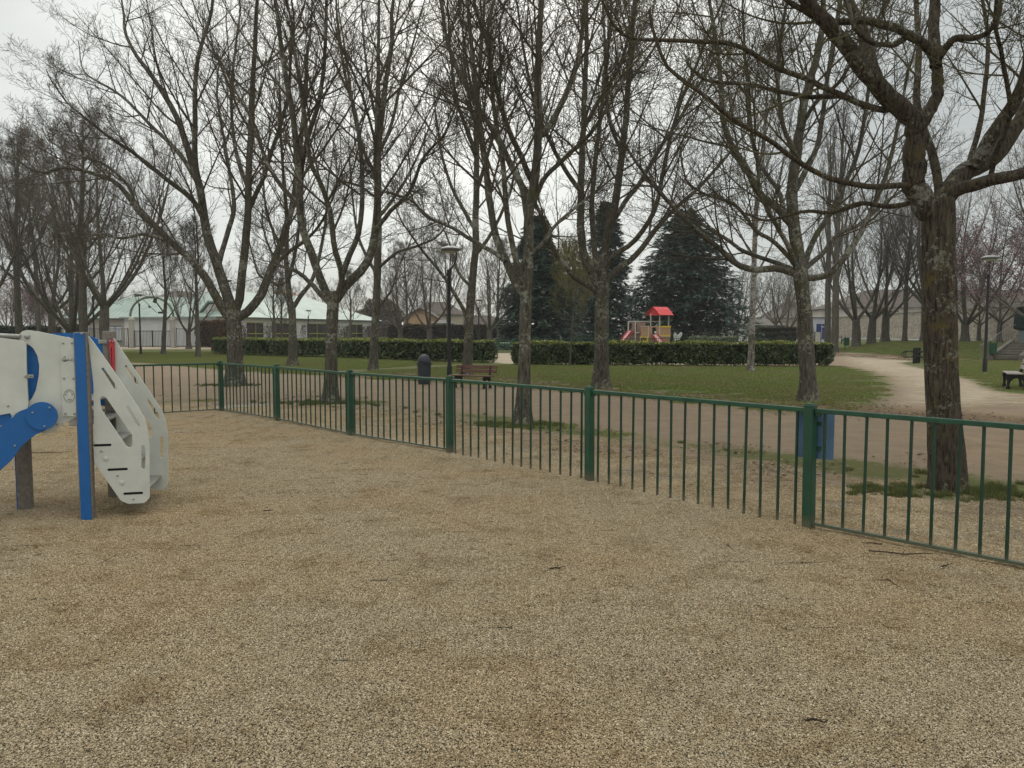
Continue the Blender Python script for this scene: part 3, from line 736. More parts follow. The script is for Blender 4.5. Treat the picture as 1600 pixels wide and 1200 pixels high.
# T3
lawn_tree('slim tree with lichened bark behind the middle of the railing, right of the bench', (817, 665), 13.15,
    [(818, 620), (820, 560), (821, 500), (823, 450), (826, 410)], .118, .085, [
    ([(822, 462), (812, 450), (805, 440), (792, 412), (774, 370), (765, 310), (760, 270), (747, 175), (738, 90), (730, 0)], .5, .062, .035, 2.0),
    ([(790, 408), (765, 390), (740, 377), (706, 355), (669, 340), (640, 312), (600, 300)], 1.8, .030, .010, .6),
    ([(820, 458), (812, 425), (800, 380), (792, 330), (785, 250), (772, 170), (765, 90)], -1.4, .042, .02, 2.0),
    ([(825, 420), (826, 380), (826, 344), (837, 269), (841, 194), (841, 100), (846, 0)], -.3, .078, .05, 2.5),
    ([(827, 350), (815, 290), (800, 262), (777, 212), (751, 175), (720, 120), (698, 60), (690, 0)], 1.2, .05, .025, 1.5),
    ([(841, 214), (856, 200), (875, 167), (894, 122), (905, 80), (915, 0)], .8, .045, .025, 2.0),
    ([(834, 290), (812, 240), (790, 190), (774, 130), (760, 60)], -1.5, .04, .02, 1.5),
    ([(829, 330), (850, 280), (890, 240), (925, 205), (960, 150)], -1.2, .035, .015, 1.0),
    ([(828, 398), (848, 380), (870, 350), (905, 320), (930, 300)], 1.6, .026, .01, .8),
    ], 23, dict(n1=15, n2=8, n3=5, n4=2, lc1=2.8))
# T4
lawn_tree('stout tree on the lawn just left of the red roofed play tower', (940, 606), 22.0,
    [(940, 570), (940, 530), (940, 480), (941, 455), (942, 438)], .20, .19, [
    ([(935, 458), (915, 444), (897, 432), (880, 412), (866, 392), (849, 345), (834, 314), (800, 262), (770, 210)], -1.5, .07, .02, 1.5),
    ([(937, 450), (928, 432), (914, 405), (908, 370), (907, 330), (909, 269), (912, 175), (916, 90), (917, 0)], .5, .115, .07, 3.5),
    ([(941, 446), (930, 400), (925, 330), (930, 250), (940, 170), (945, 90), (942, 10)], 2.5, .08, .04, 3.0),
    ([(942, 446), (946, 385), (955, 345), (962, 320), (970, 260), (974, 220), (984, 110), (992, 0)], -1.0, .115, .06, 3.5),
    ([(946, 440), (968, 418), (984, 407), (1005, 385), (1025, 358), (1055, 325), (1085, 300), (1120, 262), (1160, 215)], 1.5, .085, .025, 1.5),
    ([(947, 420), (957, 400), (987, 381), (1010, 352), (1026, 318), (1040, 250), (1060, 170), (1085, 110), (1112, 40)], -2.0, .065, .03, 2.5),
    ([(962, 340), (980, 310), (999, 287), (1035, 225), (1060, 190), (1081, 149), (1120, 90)], 1.2, .06, .02, 2.0),
    ([(908, 300), (880, 260), (850, 200), (830, 140), (815, 60)], -2.0, .055, .02, 2.0),
    ([(912, 200), (940, 150), (970, 100), (985, 40)], -1.8, .05, .03, 2.0),
    ([(972, 240), (950, 180), (948, 110), (955, 30)], -2.0, .045, .03, 2.0),
    ], 24, dict(n1=15, n2=8, n3=5, n4=2))
# T5
lawn_tree('wide spreading tree with a flared foot at the right end of the round lawn', (1262, 626), 17.9,
    [(1262, 590), (1259, 530), (1257, 480), (1252, 440), (1250, 418)], .175, .16, [
    ([(1250, 430), (1232, 425), (1210, 419), (1169, 421), (1140, 405), (1124, 389), (1095, 365), (1067, 340), (1040, 310), (1022, 291), (1000, 262), (975, 225)], -.8, .072, .02, 1.2),
    ([(1244, 424), (1224, 415), (1202, 407), (1161, 392), (1130, 370), (1112, 360), (1090, 345), (1060, 330), (1030, 295)], 1.8, .045, .012, .8),
    ([(1246, 420), (1221, 388), (1200, 372), (1180, 359), (1160, 332), (1140, 315), (1105, 305), (1080, 290)], -1.6, .045, .012, .8),
    ([(1246, 420), (1229, 380), (1212, 350), (1196, 322), (1187, 302), (1183, 250), (1170, 190)], -2.2, .05, .02, 1.0),
    ([(1250, 425), (1246, 395), (1240, 344), (1238, 300), (1244, 250), (1252, 190), (1262, 137), (1275, 95), (1285, 40), (1287, 0)], .3, .14, .05, 2.5),
    ([(1238, 352), (1215, 325), (1190, 305), (1172, 278), (1162, 255), (1142, 224), (1128, 180), (1126, 120), (1118, 60), (1108, 0)], -.6, .075, .035, 2.0),
    ([(1226, 336), (1218, 300), (1200, 275), (1180, 240), (1172, 180), (1165, 100), (1160, 20)], 1.5, .045, .025, 2.0),
    ([(1241, 300), (1262, 262), (1277, 227), (1286, 175), (1296, 100), (1312, 0)], 1.5, .06, .03, 2.0),
    ([(1254, 426), (1264, 415), (1285, 396), (1310, 366), (1340, 353), (1362, 335), (1380, 318), (1412, 295), (1440, 262)], 1.6, .05, .015, 1.0),
    ([(1258, 434), (1275, 434), (1296, 427), (1320, 402), (1338, 376), (1352, 350), (1367, 317), (1386, 268), (1402, 200), (1415, 130)], -.6, .065, .02, 1.5),
    ([(1254, 422), (1262, 396), (1275, 368), (1298, 332), (1315, 295), (1337, 250), (1350, 190), (1362, 110)], .6, .06, .025, 2.0),
    ([(1243, 240), (1222, 190), (1215, 120), (1222, 50), (1230, 0)], -1.2, .045, .025, 2.0),
    ([(1250, 200), (1275, 160), (1310, 130), (1340, 80)], -1.5, .04, .02, 1.5),
    ], 25, dict(n1=17, n2=7, n3=4, n4=2, lc1=3.2))
# T6
Y6 = 7.7
lawn_tree('nearest tree, rough mossy bark with yellow lichen, behind the right end of the railing', (1480, 768), Y6,
    [(1480, 740), (1477, 690), (1472, 620), (1469, 540), (1468, 460), (1466, 390), (1467, 340), (1466, 312)], .158, .150, [
    ([(1456, 335), (1441, 312), (1430, 288), (1427, 262), (1431, 231), (1433, 205), (1434, 190)], -.1, .110, .098, 0, False),
    ([(1434, 206), (1424, 187), (1410, 172), (1394, 157), (1378, 142), (1364, 127), (1345, 102), (1330, 79), (1312, 60), (1296, 41), (1275, 18), (1255, -8), (1225, -60)], -.6, .085, .045, 1.6),
    ([(1370, 134), (1362, 105), (1356, 75), (1345, 40), (1330, 11), (1320, -30), (1312, -80)], .7, .055, .035, 1.6),
    ([(1436, 202), (1447, 182), (1458, 162), (1465, 142), (1465, 115), (1461, 94)], .15, .062, .050, 0, False),
    ([(1463, 100), (1456, 84), (1443, 70), (1424, 56), (1400, 43), (1375, 37), (1350, 30), (1325, 34), (1285, 30), (1240, 8)], -.5, .036, .014, .8),
    ([(1462, 104), (1460, 70), (1459, 40), (1461, 0), (1458, -60), (1452, -130)], .3, .046, .035, 1.5),
    ([(1462, 98), (1472, 82), (1487, 64), (1503, 58), (1520, 60), (1537, 54)], -.4, .030, .016, .3),
    ([(1424, 52), (1405, 66), (1385, 70), (1362, 67), (1340, 50)], -.6, .02, .008, .4),
    ([(1470, 320), (1482, 296), (1495, 279), (1510, 266), (1526, 258), (1545, 250), (1562, 236), (1582, 205), (1600, 180), (1630, 120), (1660, 40)], .5, .092, .045, 1.5),
    ([(1522, 262), (1534, 240), (1544, 222), (1560, 198), (1581, 166), (1600, 124), (1612, 70), (1620, 0)], -.4, .058, .035, 1.5),
    ([(1474, 322), (1484, 306), (1498, 298), (1514, 292), (1532, 286), (1555, 281), (1580, 275), (1600, 270), (1650, 250), (1700, 220)], -.6, .056, .03, 1.2),
    ([(1440, 300), (1425, 290), (1400, 290), (1367, 292), (1345, 290), (1319, 286), (1290, 276), (1262, 262), (1240, 248), (1225, 236), (1195, 215), (1150, 190), (1100, 150), (1060, 120)], -1.2, .018, .006, .6),
    ([(1452, 322), (1431, 315), (1400, 322), (1375, 321), (1340, 318), (1300, 332), (1260, 330), (1220, 340)], .8, .016, .005, .4),
    ([(1396, 170), (1379, 172), (1350, 164), (1319, 150), (1290, 138), (1262, 124), (1235, 114), (1210, 105), (1185, 90), (1161, 75), (1135, 68), (1112, 66), (1055, 63), (1000, 62)], -.9, .019, .006, .5),
    ([(1316, 150), (1290, 151), (1262, 151), (1215, 142), (1169, 131), (1140, 130), (1112, 127)], .5, .014, .005, .4),
    ([(1468, 310), (1466, 285), (1457, 244), (1442, 200), (1433, 165), (1433, 120), (1436, 75), (1434, 40), (1431, 0), (1428, -60)], 1.4, .034, .022, 1.2),
    ([(1500, 296), (1512, 262), (1530, 200), (1540, 130), (1544, 60), (1535, 0)], .9, .018, .008, .8),
    ([(1545, 285), (1556, 240), (1578, 180), (1570, 110), (1555, 40)], -.9, .014, .006, .6),
    ], 26, dict(n1=8, n2=5, n3=4, n4=2, lc1=1.6, l1=.42, twig=.62, tmin=.25, a1=.75), BARK_NEAR, TWIG_GREEN, .22, lump=.035)
# T7, T8, T11
lawn_tree('upright tree standing in front of the left hedge, between the two nearest forked trees', (458, 570), 37.0,
    [(458, 540), (457, 500), (455, 472)], .20, .17, [
    ([(455, 480), (450, 440), (447, 400), (448, 340), (442, 260), (436, 190)], .5, .13, .05, 2.5),
    ([(455, 488), (442, 455), (425, 440), (405, 430), (395, 400)], -1.5, .07, .02, 1.5),
    ([(456, 484), (470, 462), (486, 440), (498, 405), (508, 350), (512, 290)], 1.0, .10, .03, 2.5),
    ([(450, 440), (462, 390), (470, 330), (475, 250), (480, 190)], -1.5, .08, .03, 2.0),
    ([(449, 410), (430, 370), (415, 320), (410, 250)], 1.5, .07, .03, 2.0),
    ], 27, dict(n1=12, n2=7, n3=4, n4=2))
lawn_tree('tall straight trunked tree between the tuning fork tree and the domed litter bin', (583, 578), 32.5,
    [(584, 545), (586, 510), (588, 480), (590, 425), (591, 380)], .17, .15, [
    ([(590, 400), (591, 332), (588, 250), (590, 175), (591, 100), (592, 20)], .2, .15, .06, 3.5),
    ([(588, 490), (600, 470), (612, 452), (622, 420), (640, 380)], 1.0, .05, .02, 1.0),
    ([(590, 420), (620, 395), (650, 385), (680, 372), (700, 350)], -2.0, .06, .02, 1.0),
    ([(590, 430), (572, 400), (558, 360), (550, 300), (545, 230)], 1.5, .06, .02, 1.5),
    ([(590, 340), (608, 320), (628, 290), (650, 250), (670, 200)], 1.5, .07, .02, 2.0),
    ([(590, 280), (570, 240), (555, 190), (545, 120), (535, 50)], -1.5, .07, .03, 2.0),
    ([(590, 240), (610, 200), (622, 150), (640, 90), (655, 30)], .5, .07, .03, 2.0),
    ([(591, 200), (580, 150), (570, 80), (565, 20)], 1.5, .06, .03, 2.0),
    ([(590, 310), (560, 290), (530, 280), (505, 250)], -1.5, .05, .02, 1.0),
    ([(591, 130), (606, 90), (618, 40), (625, 0)], 1.0, .05, .03, 2.0),
    ], 28, dict(n1=11, n2=7, n3=6, n4=2, a1=.8))
lawn_tree('tree rising directly behind the brown bench, its long limb reaching left past the lamp', (730, 588), 27.5,
    [(731, 560), (732, 530), (734, 490), (736, 456)], .16, .14, [
    ([(736, 465), (742, 400), (744, 325), (745, 242), (744, 180), (750, 110), (756, 20)], .2, .13, .05, 3.0),
    ([(731, 500), (722, 480), (702, 445), (682, 418), (665, 398), (648, 375), (630, 350)], -1.0, .065, .02, 1.0),
    ([(742, 400), (765, 370), (785, 330), (800, 290), (805, 230)], 1.5, .06, .02, 1.5),
    ([(743, 360), (725, 330), (705, 290), (690, 240), (680, 170)], 1.5, .06, .02, 2.0),
    ([(744, 300), (760, 250), (775, 190), (782, 120), (780, 50)], -1.5, .06, .02, 2.0),
    ([(744, 240), (728, 200), (712, 150), (704, 80), (700, 20)], -1.0, .06, .02, 2.0),
    ([(737, 450), (716, 425), (706, 390), (690, 350)], 2.0, .05, .02, 1.0),
    ], 29, dict(n1=12, n2=7, n3=4, n4=2))
# birch-like pale tree and two poplars beside the hedge end
def upright(label, px, py, Y, h, r0, seed, bm_, tm, lean=(0, 0), nl=9, spread=.28, cr=None, group='bare park trees', name='bare_tree', loc=None, z0=None):
    b = at(px, py, Y) if loc is None else np.array(loc, float)
    b[2] = float(height(b[0], b[1]))
    t = Tree(name, b, label, 'tree', group, bm_, tm, seed); g = t.g
    top = b + np.array((lean[0], lean[1], h)); mid = b + np.array((lean[0] * .3 + g.normal(0, .15), lean[1] * .3, h * .5))
    P = t.trunk([b - (0, 0, .05), mid, b + (top - b) * .72], r0, r0 * .45, .3, .04, K=24, S=10)
    t.limb([t.base + P[-1], top - (0, 0, .6), top], r0 * .45, .012, 0, K=12, S=7)
    for i in range(nl):
        f = .28 + .66 * i / nl; p0 = b + np.array([np.interp(f / .72, np.linspace(0, 1, 24), P[:, k]) for k in range(3)]) if f < .72 else b + (top - b) * f
        az = i * 2.4 + g.random(); L = h * (1 - f) * .62 + .8; d = np.array((math.cos(az) * spread, math.sin(az) * spread, 1)) * L
        t.limb([p0, p0 + d * (.45, .45, .3), p0 + d * (.9, .9, .95)], r0 * .42 * (1 - f * .6), .01, 0, K=10, S=6)
    t.crown(**(cr or dict(n1=9, n2=6, n3=4, n4=2, a1=.6, up=.05)))
    return t
upright('pale birch trunked tree before the right hedge, between the two thick lawn trees', 1173, 579, 32.0, 13.5, .14, 31, BARK_BIRCH, TWIG, (.5, 0), 11, .30,
        dict(n1=9, n2=6, n3=4, n4=3, a1=.7, up=.0, lc1=2.2))
upright('thin young sapling with a yellowish oval crown in front of the right hedge', 890, 572, 36.0, 5.0, .045, 32, BARK_FAR, twigmat('twig_yellow', (.20, .18, .085)), (0, 0), 12, .36,
        dict(n1=7, n2=5, n3=4, n4=2, a1=.6, up=.12, lc1=1.0, twig=1.7), name='sapling')
def generic(label, px, Y, h, r0, fork, seed, nl=5, lean=.38, tm=None, bm_=None, cr=None, group='bare park trees', name='bare_tree', loc=None, lx=0.0):
    b = at(px, 519, Y) if loc is None else np.array(loc, float)
    b[2] = float(height(b[0], b[1]))
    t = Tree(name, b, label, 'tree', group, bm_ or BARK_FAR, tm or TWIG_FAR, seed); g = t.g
    f = b + np.array((lx * fork * .3, 0, fork)); t.trunk([b - (0, 0, .05), (b + f) / 2 + (g.normal(0, .05), 0, 0), f], r0, r0 * .82, .4, .05, K=14, S=10)
    t.limb([f - (0, 0, .2), f + (g.normal(0, .4), g.normal(0, .4), (h - fork) * .5), f + (g.normal(0, .8), g.normal(0, .8), (h - fork) * .97)], r0 * .5, .015, 0, K=14, S=7)
    for i in range(nl):
        az = i * 6.283 / nl + g.normal(0, .3); L = (h - fork) * g.uniform(.75, .98); ln = lean * g.uniform(.7, 1.3)
        hz = np.array((math.cos(az), math.sin(az), 0)) * L * ln
        s0 = f - (0, 0, g.uniform(.0, .5))
        t.limb([s0, s0 + hz * .45 + (0, 0, L * .22), s0 + hz * .85 + (0, 0, L * .6), s0 + hz * 1.05 + (0, 0, L * .95)], r0 * g.uniform(.32, .46), .012, 0, K=14, S=7)
    t.crown(**(cr or dict(n1=12, n2=6, n3=5, n4=2, a1=.75, up=.06, twig=1.35)))
    return t
# protos for the middle and far distance; each later tree is a copy with its own turn and size
FARCR = dict(n1=15, n2=7, n3=5, n4=2, a1=.65, up=.06, twig=1.7, lc1=3.6)
pA = generic('big bare tree above the ladder end of the near play tower', 165, 47, 14.6, .32, 3.2, 41, 7, .42, cr=dict(n1=15, n2=7, n3=5, n4=2, a1=.65, up=.06, twig=1.5))
pB = generic('bare tree dividing near the ground, just above the tall blue post of the play tower', 112, 53, 14.8, .38, 1.6, 42, 6, .36, cr=dict(n1=15, n2=7, n3=5, n4=2, a1=.65, up=.07, twig=1.5))
pC = generic('bare tree with a low wide fork on the right bank, first right of the poplars', 1338, 63, 12.0, .36, 2.2, 43, 4, .40, cr=FARCR, lx=-.1)
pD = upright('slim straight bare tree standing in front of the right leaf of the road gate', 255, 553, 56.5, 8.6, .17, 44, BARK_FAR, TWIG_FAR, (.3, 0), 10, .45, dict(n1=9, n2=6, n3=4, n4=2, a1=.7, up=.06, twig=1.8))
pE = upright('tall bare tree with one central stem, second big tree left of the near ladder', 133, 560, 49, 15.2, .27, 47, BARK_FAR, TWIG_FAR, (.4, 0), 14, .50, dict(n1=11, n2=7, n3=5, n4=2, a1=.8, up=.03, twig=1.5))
def again(src, label, px, Y, s=1.0, rz=0.0, group='bare park trees', sz=None, x=None):
    c = copy_tree(src.root if hasattr(src, 'root') else src)
    b = at(px, 519, Y) if x is None else np.array((x, Y, 0.0))
    c.location = (b[0], b[1], float(height(b[0], b[1]))); c.rotation_euler = (0, 0, rz); c.scale = (s, s, sz or s)
    c['label'] = label; c['group'] = group; return c
again(pE, 'broad bare tree at the far left edge of the picture', 30, 56, 1.05, 1.0)
again(pA, 'bare tree rising between the broad left edge tree and the pink blossom behind', 82, 62, 1.02, 2.2)
again(pA, 'bare tree cut off by the left border of the picture', -30, 50, 1.0, 4.0)
again(pE, 'bare tree beyond the left border of the picture', -190, 58, 1.0, 2.0)
again(pB, 'bare tree well beyond the left border of the picture', -420, 60, 1.0, 5.0)
again(pE, 'bare tree far left, a step behind the others and left of the green roof end', 60, 78, 1.1, 3.3)
again(pC, 'bare tree in front of the left end of the green roofed building', 128, 80, .95, 1.1)
again(pD, 'slim tree on the lawn close left of the largest left tree', 309, 50.5, .98, 2.0)
again(pC, 'small forked tree close behind the slim leaning one, near the pale gable wall', 294, 72, .70, 2.6)
again(pD, 'slim tree in front of the first dark school window', 432, 76, .92, 3.9)
again(pD, 'small tree with a fan of thin branches, before the second dark school window', 440, 60, .62, 5.0)
again(pD, 'thin tree before the ivy wall between the dark school windows', 545, 74, .85, .8)
for k, (px, Y, s, rz, p, lab) in enumerate([
    (626, 84, .86, .5, pC, 'bare tree behind the hedge left of the orange gabled house'),
    (671, 82, .92, 1.7, pC, 'bare tree right in front of the orange gabled house'),
    (636, 92, .8, 2.7, pE, 'feathery bare tree rising over the orange gable'),
    (700, 86, .75, 3.1, pE, 'bare tree behind the pole of the nearest street lamp'),
    (765, 72, .86, 4.4, pC, 'tree with steep branches standing beyond the gap in the hedge'),
    (778, 90, .8, 5.5, pE, 'bare tree just left of the leftmost dark cedar'),
    (905, 96, .9, .9, pA, 'bare tree showing between the left cedar and the thick lawn tree'),
    (1150, 92, .85, 2.0, pC, 'bare tree behind the right side of the big cedar'),
    (1228, 96, .8, 3.3, pC, 'dark thin tree growing by the round clipped hedge'),
    (1212, 120, .9, 4.7, pA, 'distant bare tree over the low roofs right of the round hedge'),
    (1250, 112, .8, 5.9, pE, 'bare tree behind the wide spreading lawn tree'),
    (1362, 64, .98, 2.9, pC, 'second bare tree right of the poplars on the grass bank'),
    (1383, 66, 1.0, 4.0, pC, 'bare tree on the right bank with two stems joined in a V'),
    (1414, 62, .75, 5.2, pE, 'pale stemmed bare tree on the right bank, left of the bike rack'),
    (1444, 60, .96, 3.7, pA, 'bare tree on the bank half hidden by the nearest mossy trunk'),
    (1508, 58, .82, .4, pB, 'bare tree on the bank just right of the nearest mossy trunk'),
    (1690, 48, 1.0, 1.9, pA, 'bare tree beyond the right border of the picture')]):
    again(p, lab, px, Y, s, rz)
upright('left one of the two tall poplars by the blue door', 1293, 535, 60.0, 17.5, .26, 45, BARK_FAR, TWIG_FAR, (-.2, 0), 11, .17, dict(n1=6, n2=5, n3=4, n4=1, a1=.45, up=.16, twig=1.5, lc1=2.4), 'poplars at the hedge end', 'poplar_tree')
upright('right one of the two tall poplars by the blue door', 1304, 535, 58.0, 18.5, .29, 46, BARK_FAR, TWIG_FAR, (.2, 0), 11, .17, dict(n1=6, n2=5, n3=4, n4=1, a1=.45, up=.16, twig=1.5, lc1=2.4), 'poplars at the hedge end', 'poplar_tree')
# blossoming plums
BLOS = Mat('plum_blossom', (.35, .16, .20), .8, .2); BLOS.col(BLOS.ramp(BLOS.rnd(), [(0, (.085, .035, .042)), (.5, (.17, .080, .095)), (1, (.34, .22, .25))]))
def plum(label, px, Y, s, seed, n=2600, h=7.5):
    t = generic(label, px, Y, h, .17, 1.6, seed, 6, .62, cr=dict(n1=10, n2=6, n3=5, n4=2, a1=.85, up=.04, twig=1.6), group='plum trees in pink blossom', name='plum_tree')
    t.petals('blossom', BLOS.m, n, .055, .16); return t
plum('dusky pink plum tree at the right border, over the stone wall by the street lamp', 1562, 54, 1, 51, 7000, 9.2)
plum('plum tree with thin pink blossom, between the mossy trunk and the right street lamp', 1530, 66, 1, 52, 4000, 9.0)
plum('darker plum tree cut by the right border of the picture, above the green cabin', 1625, 46, 1, 53, 7000, 9.0)
plum('pink blossom tree at the far left edge behind the bare trees', 18, 84, 1, 54, 9000, 8.2)
plum('pink blossom tree behind the low forked tree at left', 74, 90, 1, 55, 8000, 7.6)
# distant wood as one mass
fw = generic('x', 800, 150, 13, .3, 2.5, 61, 6, .45, cr=dict(n1=11, n2=6, n3=5, n4=2, twig=3.2, lc1=4))
srcs = [o for o in bpy.data.objects if o.parent == fw.root]
Vall, Fall, b_ = [], [], 0
base_v = []
for o in srcs:
    me = o.data; v = np.empty(len(me.vertices) * 3, np.float32); me.vertices.foreach_get('co', v)
    li = np.empty(len(me.loops), np.int32); me.loops.foreach_get('vertex_index', li); base_v.append((v.reshape(-1, 3), li.reshape(-1, 4)))
vv = np.concatenate([a for a, _ in base_v]); off = np.cumsum([0] + [len(a) for a, _ in base_v[:-1]]); ff = np.concatenate([f + o_ for (_, f), o_ in zip(base_v, off)])
for o in srcs + [fw.root]: bpy.data.objects.remove(o)
g = np.random.default_rng(77)
wood = np_mesh('far_wood', vv, [ff])
pts = []; 
for k in range(110):
    px = -1500 + 4400 * (k + g.random() * .8) / 110; Y = g.uniform(150, 200); p = at(px, 519, Y)
    pts.append((p[0], p[1], float(height(p[0], p[1])) - .3))
scatter('far_wood', wood, pts, g.random(len(pts)) * 6.28, g.uniform(.75, 1.15, len(pts)), TWIG_FAR, 'hazy grey brown wood along the horizon behind the houses', 'woodland')

# ------------------------------------------------------------------ cedars
NEED = Mat('cedar_needles', (.02, .045, .032), .75, .2)
nn = NEED.noise(NEED.co('Object'), .9, 4)
nc = NEED.ramp(NEED.rnd(), [(0, (.020, .044, .032)), (.6, (.048, .088, .062)), (1, (.125, .175, .115))])
NEED.col(NEED.mix(NEED.ramp(nn, [(.4, 0.0), (.65, .6)]), nc, (.060, .105, .080)))
def cedar(label, px, Y, apex_y, half_px, seed, nb=150, bottom=.6, blunt=.3, lowtaper=.0):
    b = at(px, 519, Y); b[2] = 0; H = at(px, apex_y, Y)[2]; Wd = half_px / 1200 * Y
    t = Tree('cedar_tree', b, label, 'conifer', None, BARK_FAR, TWIG, seed); g = t.g
    t.trunk([b, b + (0, 0, H * .5), b + (g.normal(0, .2), 0, H)], .45, .03, .4, .03, K=20, S=10)
    fz = np.sort(g.random(nb)) ** .9; fz = bottom / H + (1 - bottom / H) * fz * .985
    az = np.arange(nb) * 2.399 + g.normal(0, .3, nb)
    prof = (1 - fz) ** .70; L = Wd * prof * g.uniform(.80, 1.14, nb) + .25
    K = 8; tt = np.linspace(0, 1, K); P = np.empty((nb, K, 3)); drop = g.uniform(.0, .30, nb)
    rise = .28 * fz
    for k in range(K):
        P[:, k, 0] = np.cos(az) * L * tt[k]; P[:, k, 1] = np.sin(az) * L * tt[k]
        P[:, k, 2] = fz * H + L * (rise * tt[k] - (drop + .1) * tt[k] ** 2) + g.normal(0, .04, nb) * k
    Rb = (.02 + .012 * L)[:, None] * (1 - .85 * tt)[None]
    V, F = tubes(P, Rb, 5); t._mesh('branches', V, F, BARK_FAR)
    # sprays: side shoots then many little needle fans lying nearly flat with drooping tips
    P1_, R1_ = grow(g, P, Rb, 16, .95, .42, 5, .08, -.03, .12, .5, lenfloor=.45)
    P1_[..., 2] = P1_[..., 2] * .45 + P1_[:, :1, 2] * .55 - .12 * np.linspace(0, 1, 5)[None] ** 2
    P2_, R2_ = grow(g, P1_, R1_, 5, .8, .45, 3, .1, -.05, .1, .5, lenfloor=.28)
    P2_[..., 2] = P2_[..., 2] * .4 + P2_[:, :1, 2] * .6
    Vs = []
    for Q, wd, m in ((P1_, .13, 1.0), (P2_, .13, 1.0), (P, .10, 1.0)):
        a = Q[:, :-1].reshape(-1, 3); c = Q[:, 1:].reshape(-1, 3); d = c - a; s_ = norm(np.cross(d, np.array([0, 0, 1.]))) 
        for sgn in (-1, 1):
            w0 = wd * g.uniform(.5, 1.6, (len(a), 1)); dz = np.stack([np.zeros(len(a))] * 2 + [-g.uniform(0, .10, len(a))], -1)
            tip = a + d * g.uniform(.2, 1.3, (len(a), 1)) + s_ * sgn * w0 * 1.7 + dz
            Vs.append(np.stack([a, a + d * .95, tip], 1))
    V = np.concatenate(Vs).reshape(-1, 3); V = V[(np.arange(len(V)))]
    t._mesh('foliage', V, np.arange(len(V)).reshape(-1, 3), NEED.m, False)
    return t
cedar('largest dark green cedar, just behind and right of the red roofed play tower', 1068, 82, 328, 128, 71, 250, .5)
cedar('narrow dark conifer rising behind the stout lawn tree, left of the largest cedar', 946, 86, 314, 56, 72, 220, .5)
cedar('second tall cedar, behind the lichened trunk in the middle', 840, 74, 336, 76, 73, 260, .5)
cedar('low dark cedar filling the gap between the tall ones', 905, 100, 420, 90, 74, 170, .4)

# ------------------------------------------------------------------ hedges
def leafmat(name, a, b, c, rough=.45, spec=.4):
    m = Mat(name, b, rough, spec); m.col(m.ramp(m.rnd(), [(0, a), (.6, b), (1, c)])); return m.m
LAUREL = leafmat('laurel_leaf', (.014, .032, .009), (.048, .082, .020), (.13, .165, .050), .35, .6)
LAUREL_TOP = leafmat('yellow_leaf_lit_top', (.07, .095, .015), (.19, .215, .035), (.32, .33, .07))  # skylight on laurel tops put into the colour; plain yellow green on the low hedge
BEECH = leafmat('dry_beech_leaf', (.045, .028, .016), (.115, .072, .042), (.20, .14, .09), .7, .2)
BROWNH = leafmat('brown_twiggy_leaf', (.035, .030, .020), (.075, .066, .045), (.12, .105, .075), .8, .2)
CORE = painted('hedge_shade_and_stems', (.012, .014, .008), .95, .3, .05)  # near-black stands in for shade inside the hedge, stems share it
GHEDGE = leafmat('deep_green_leaf', (.010, .022, .012), (.026, .046, .026), (.05, .075, .04))
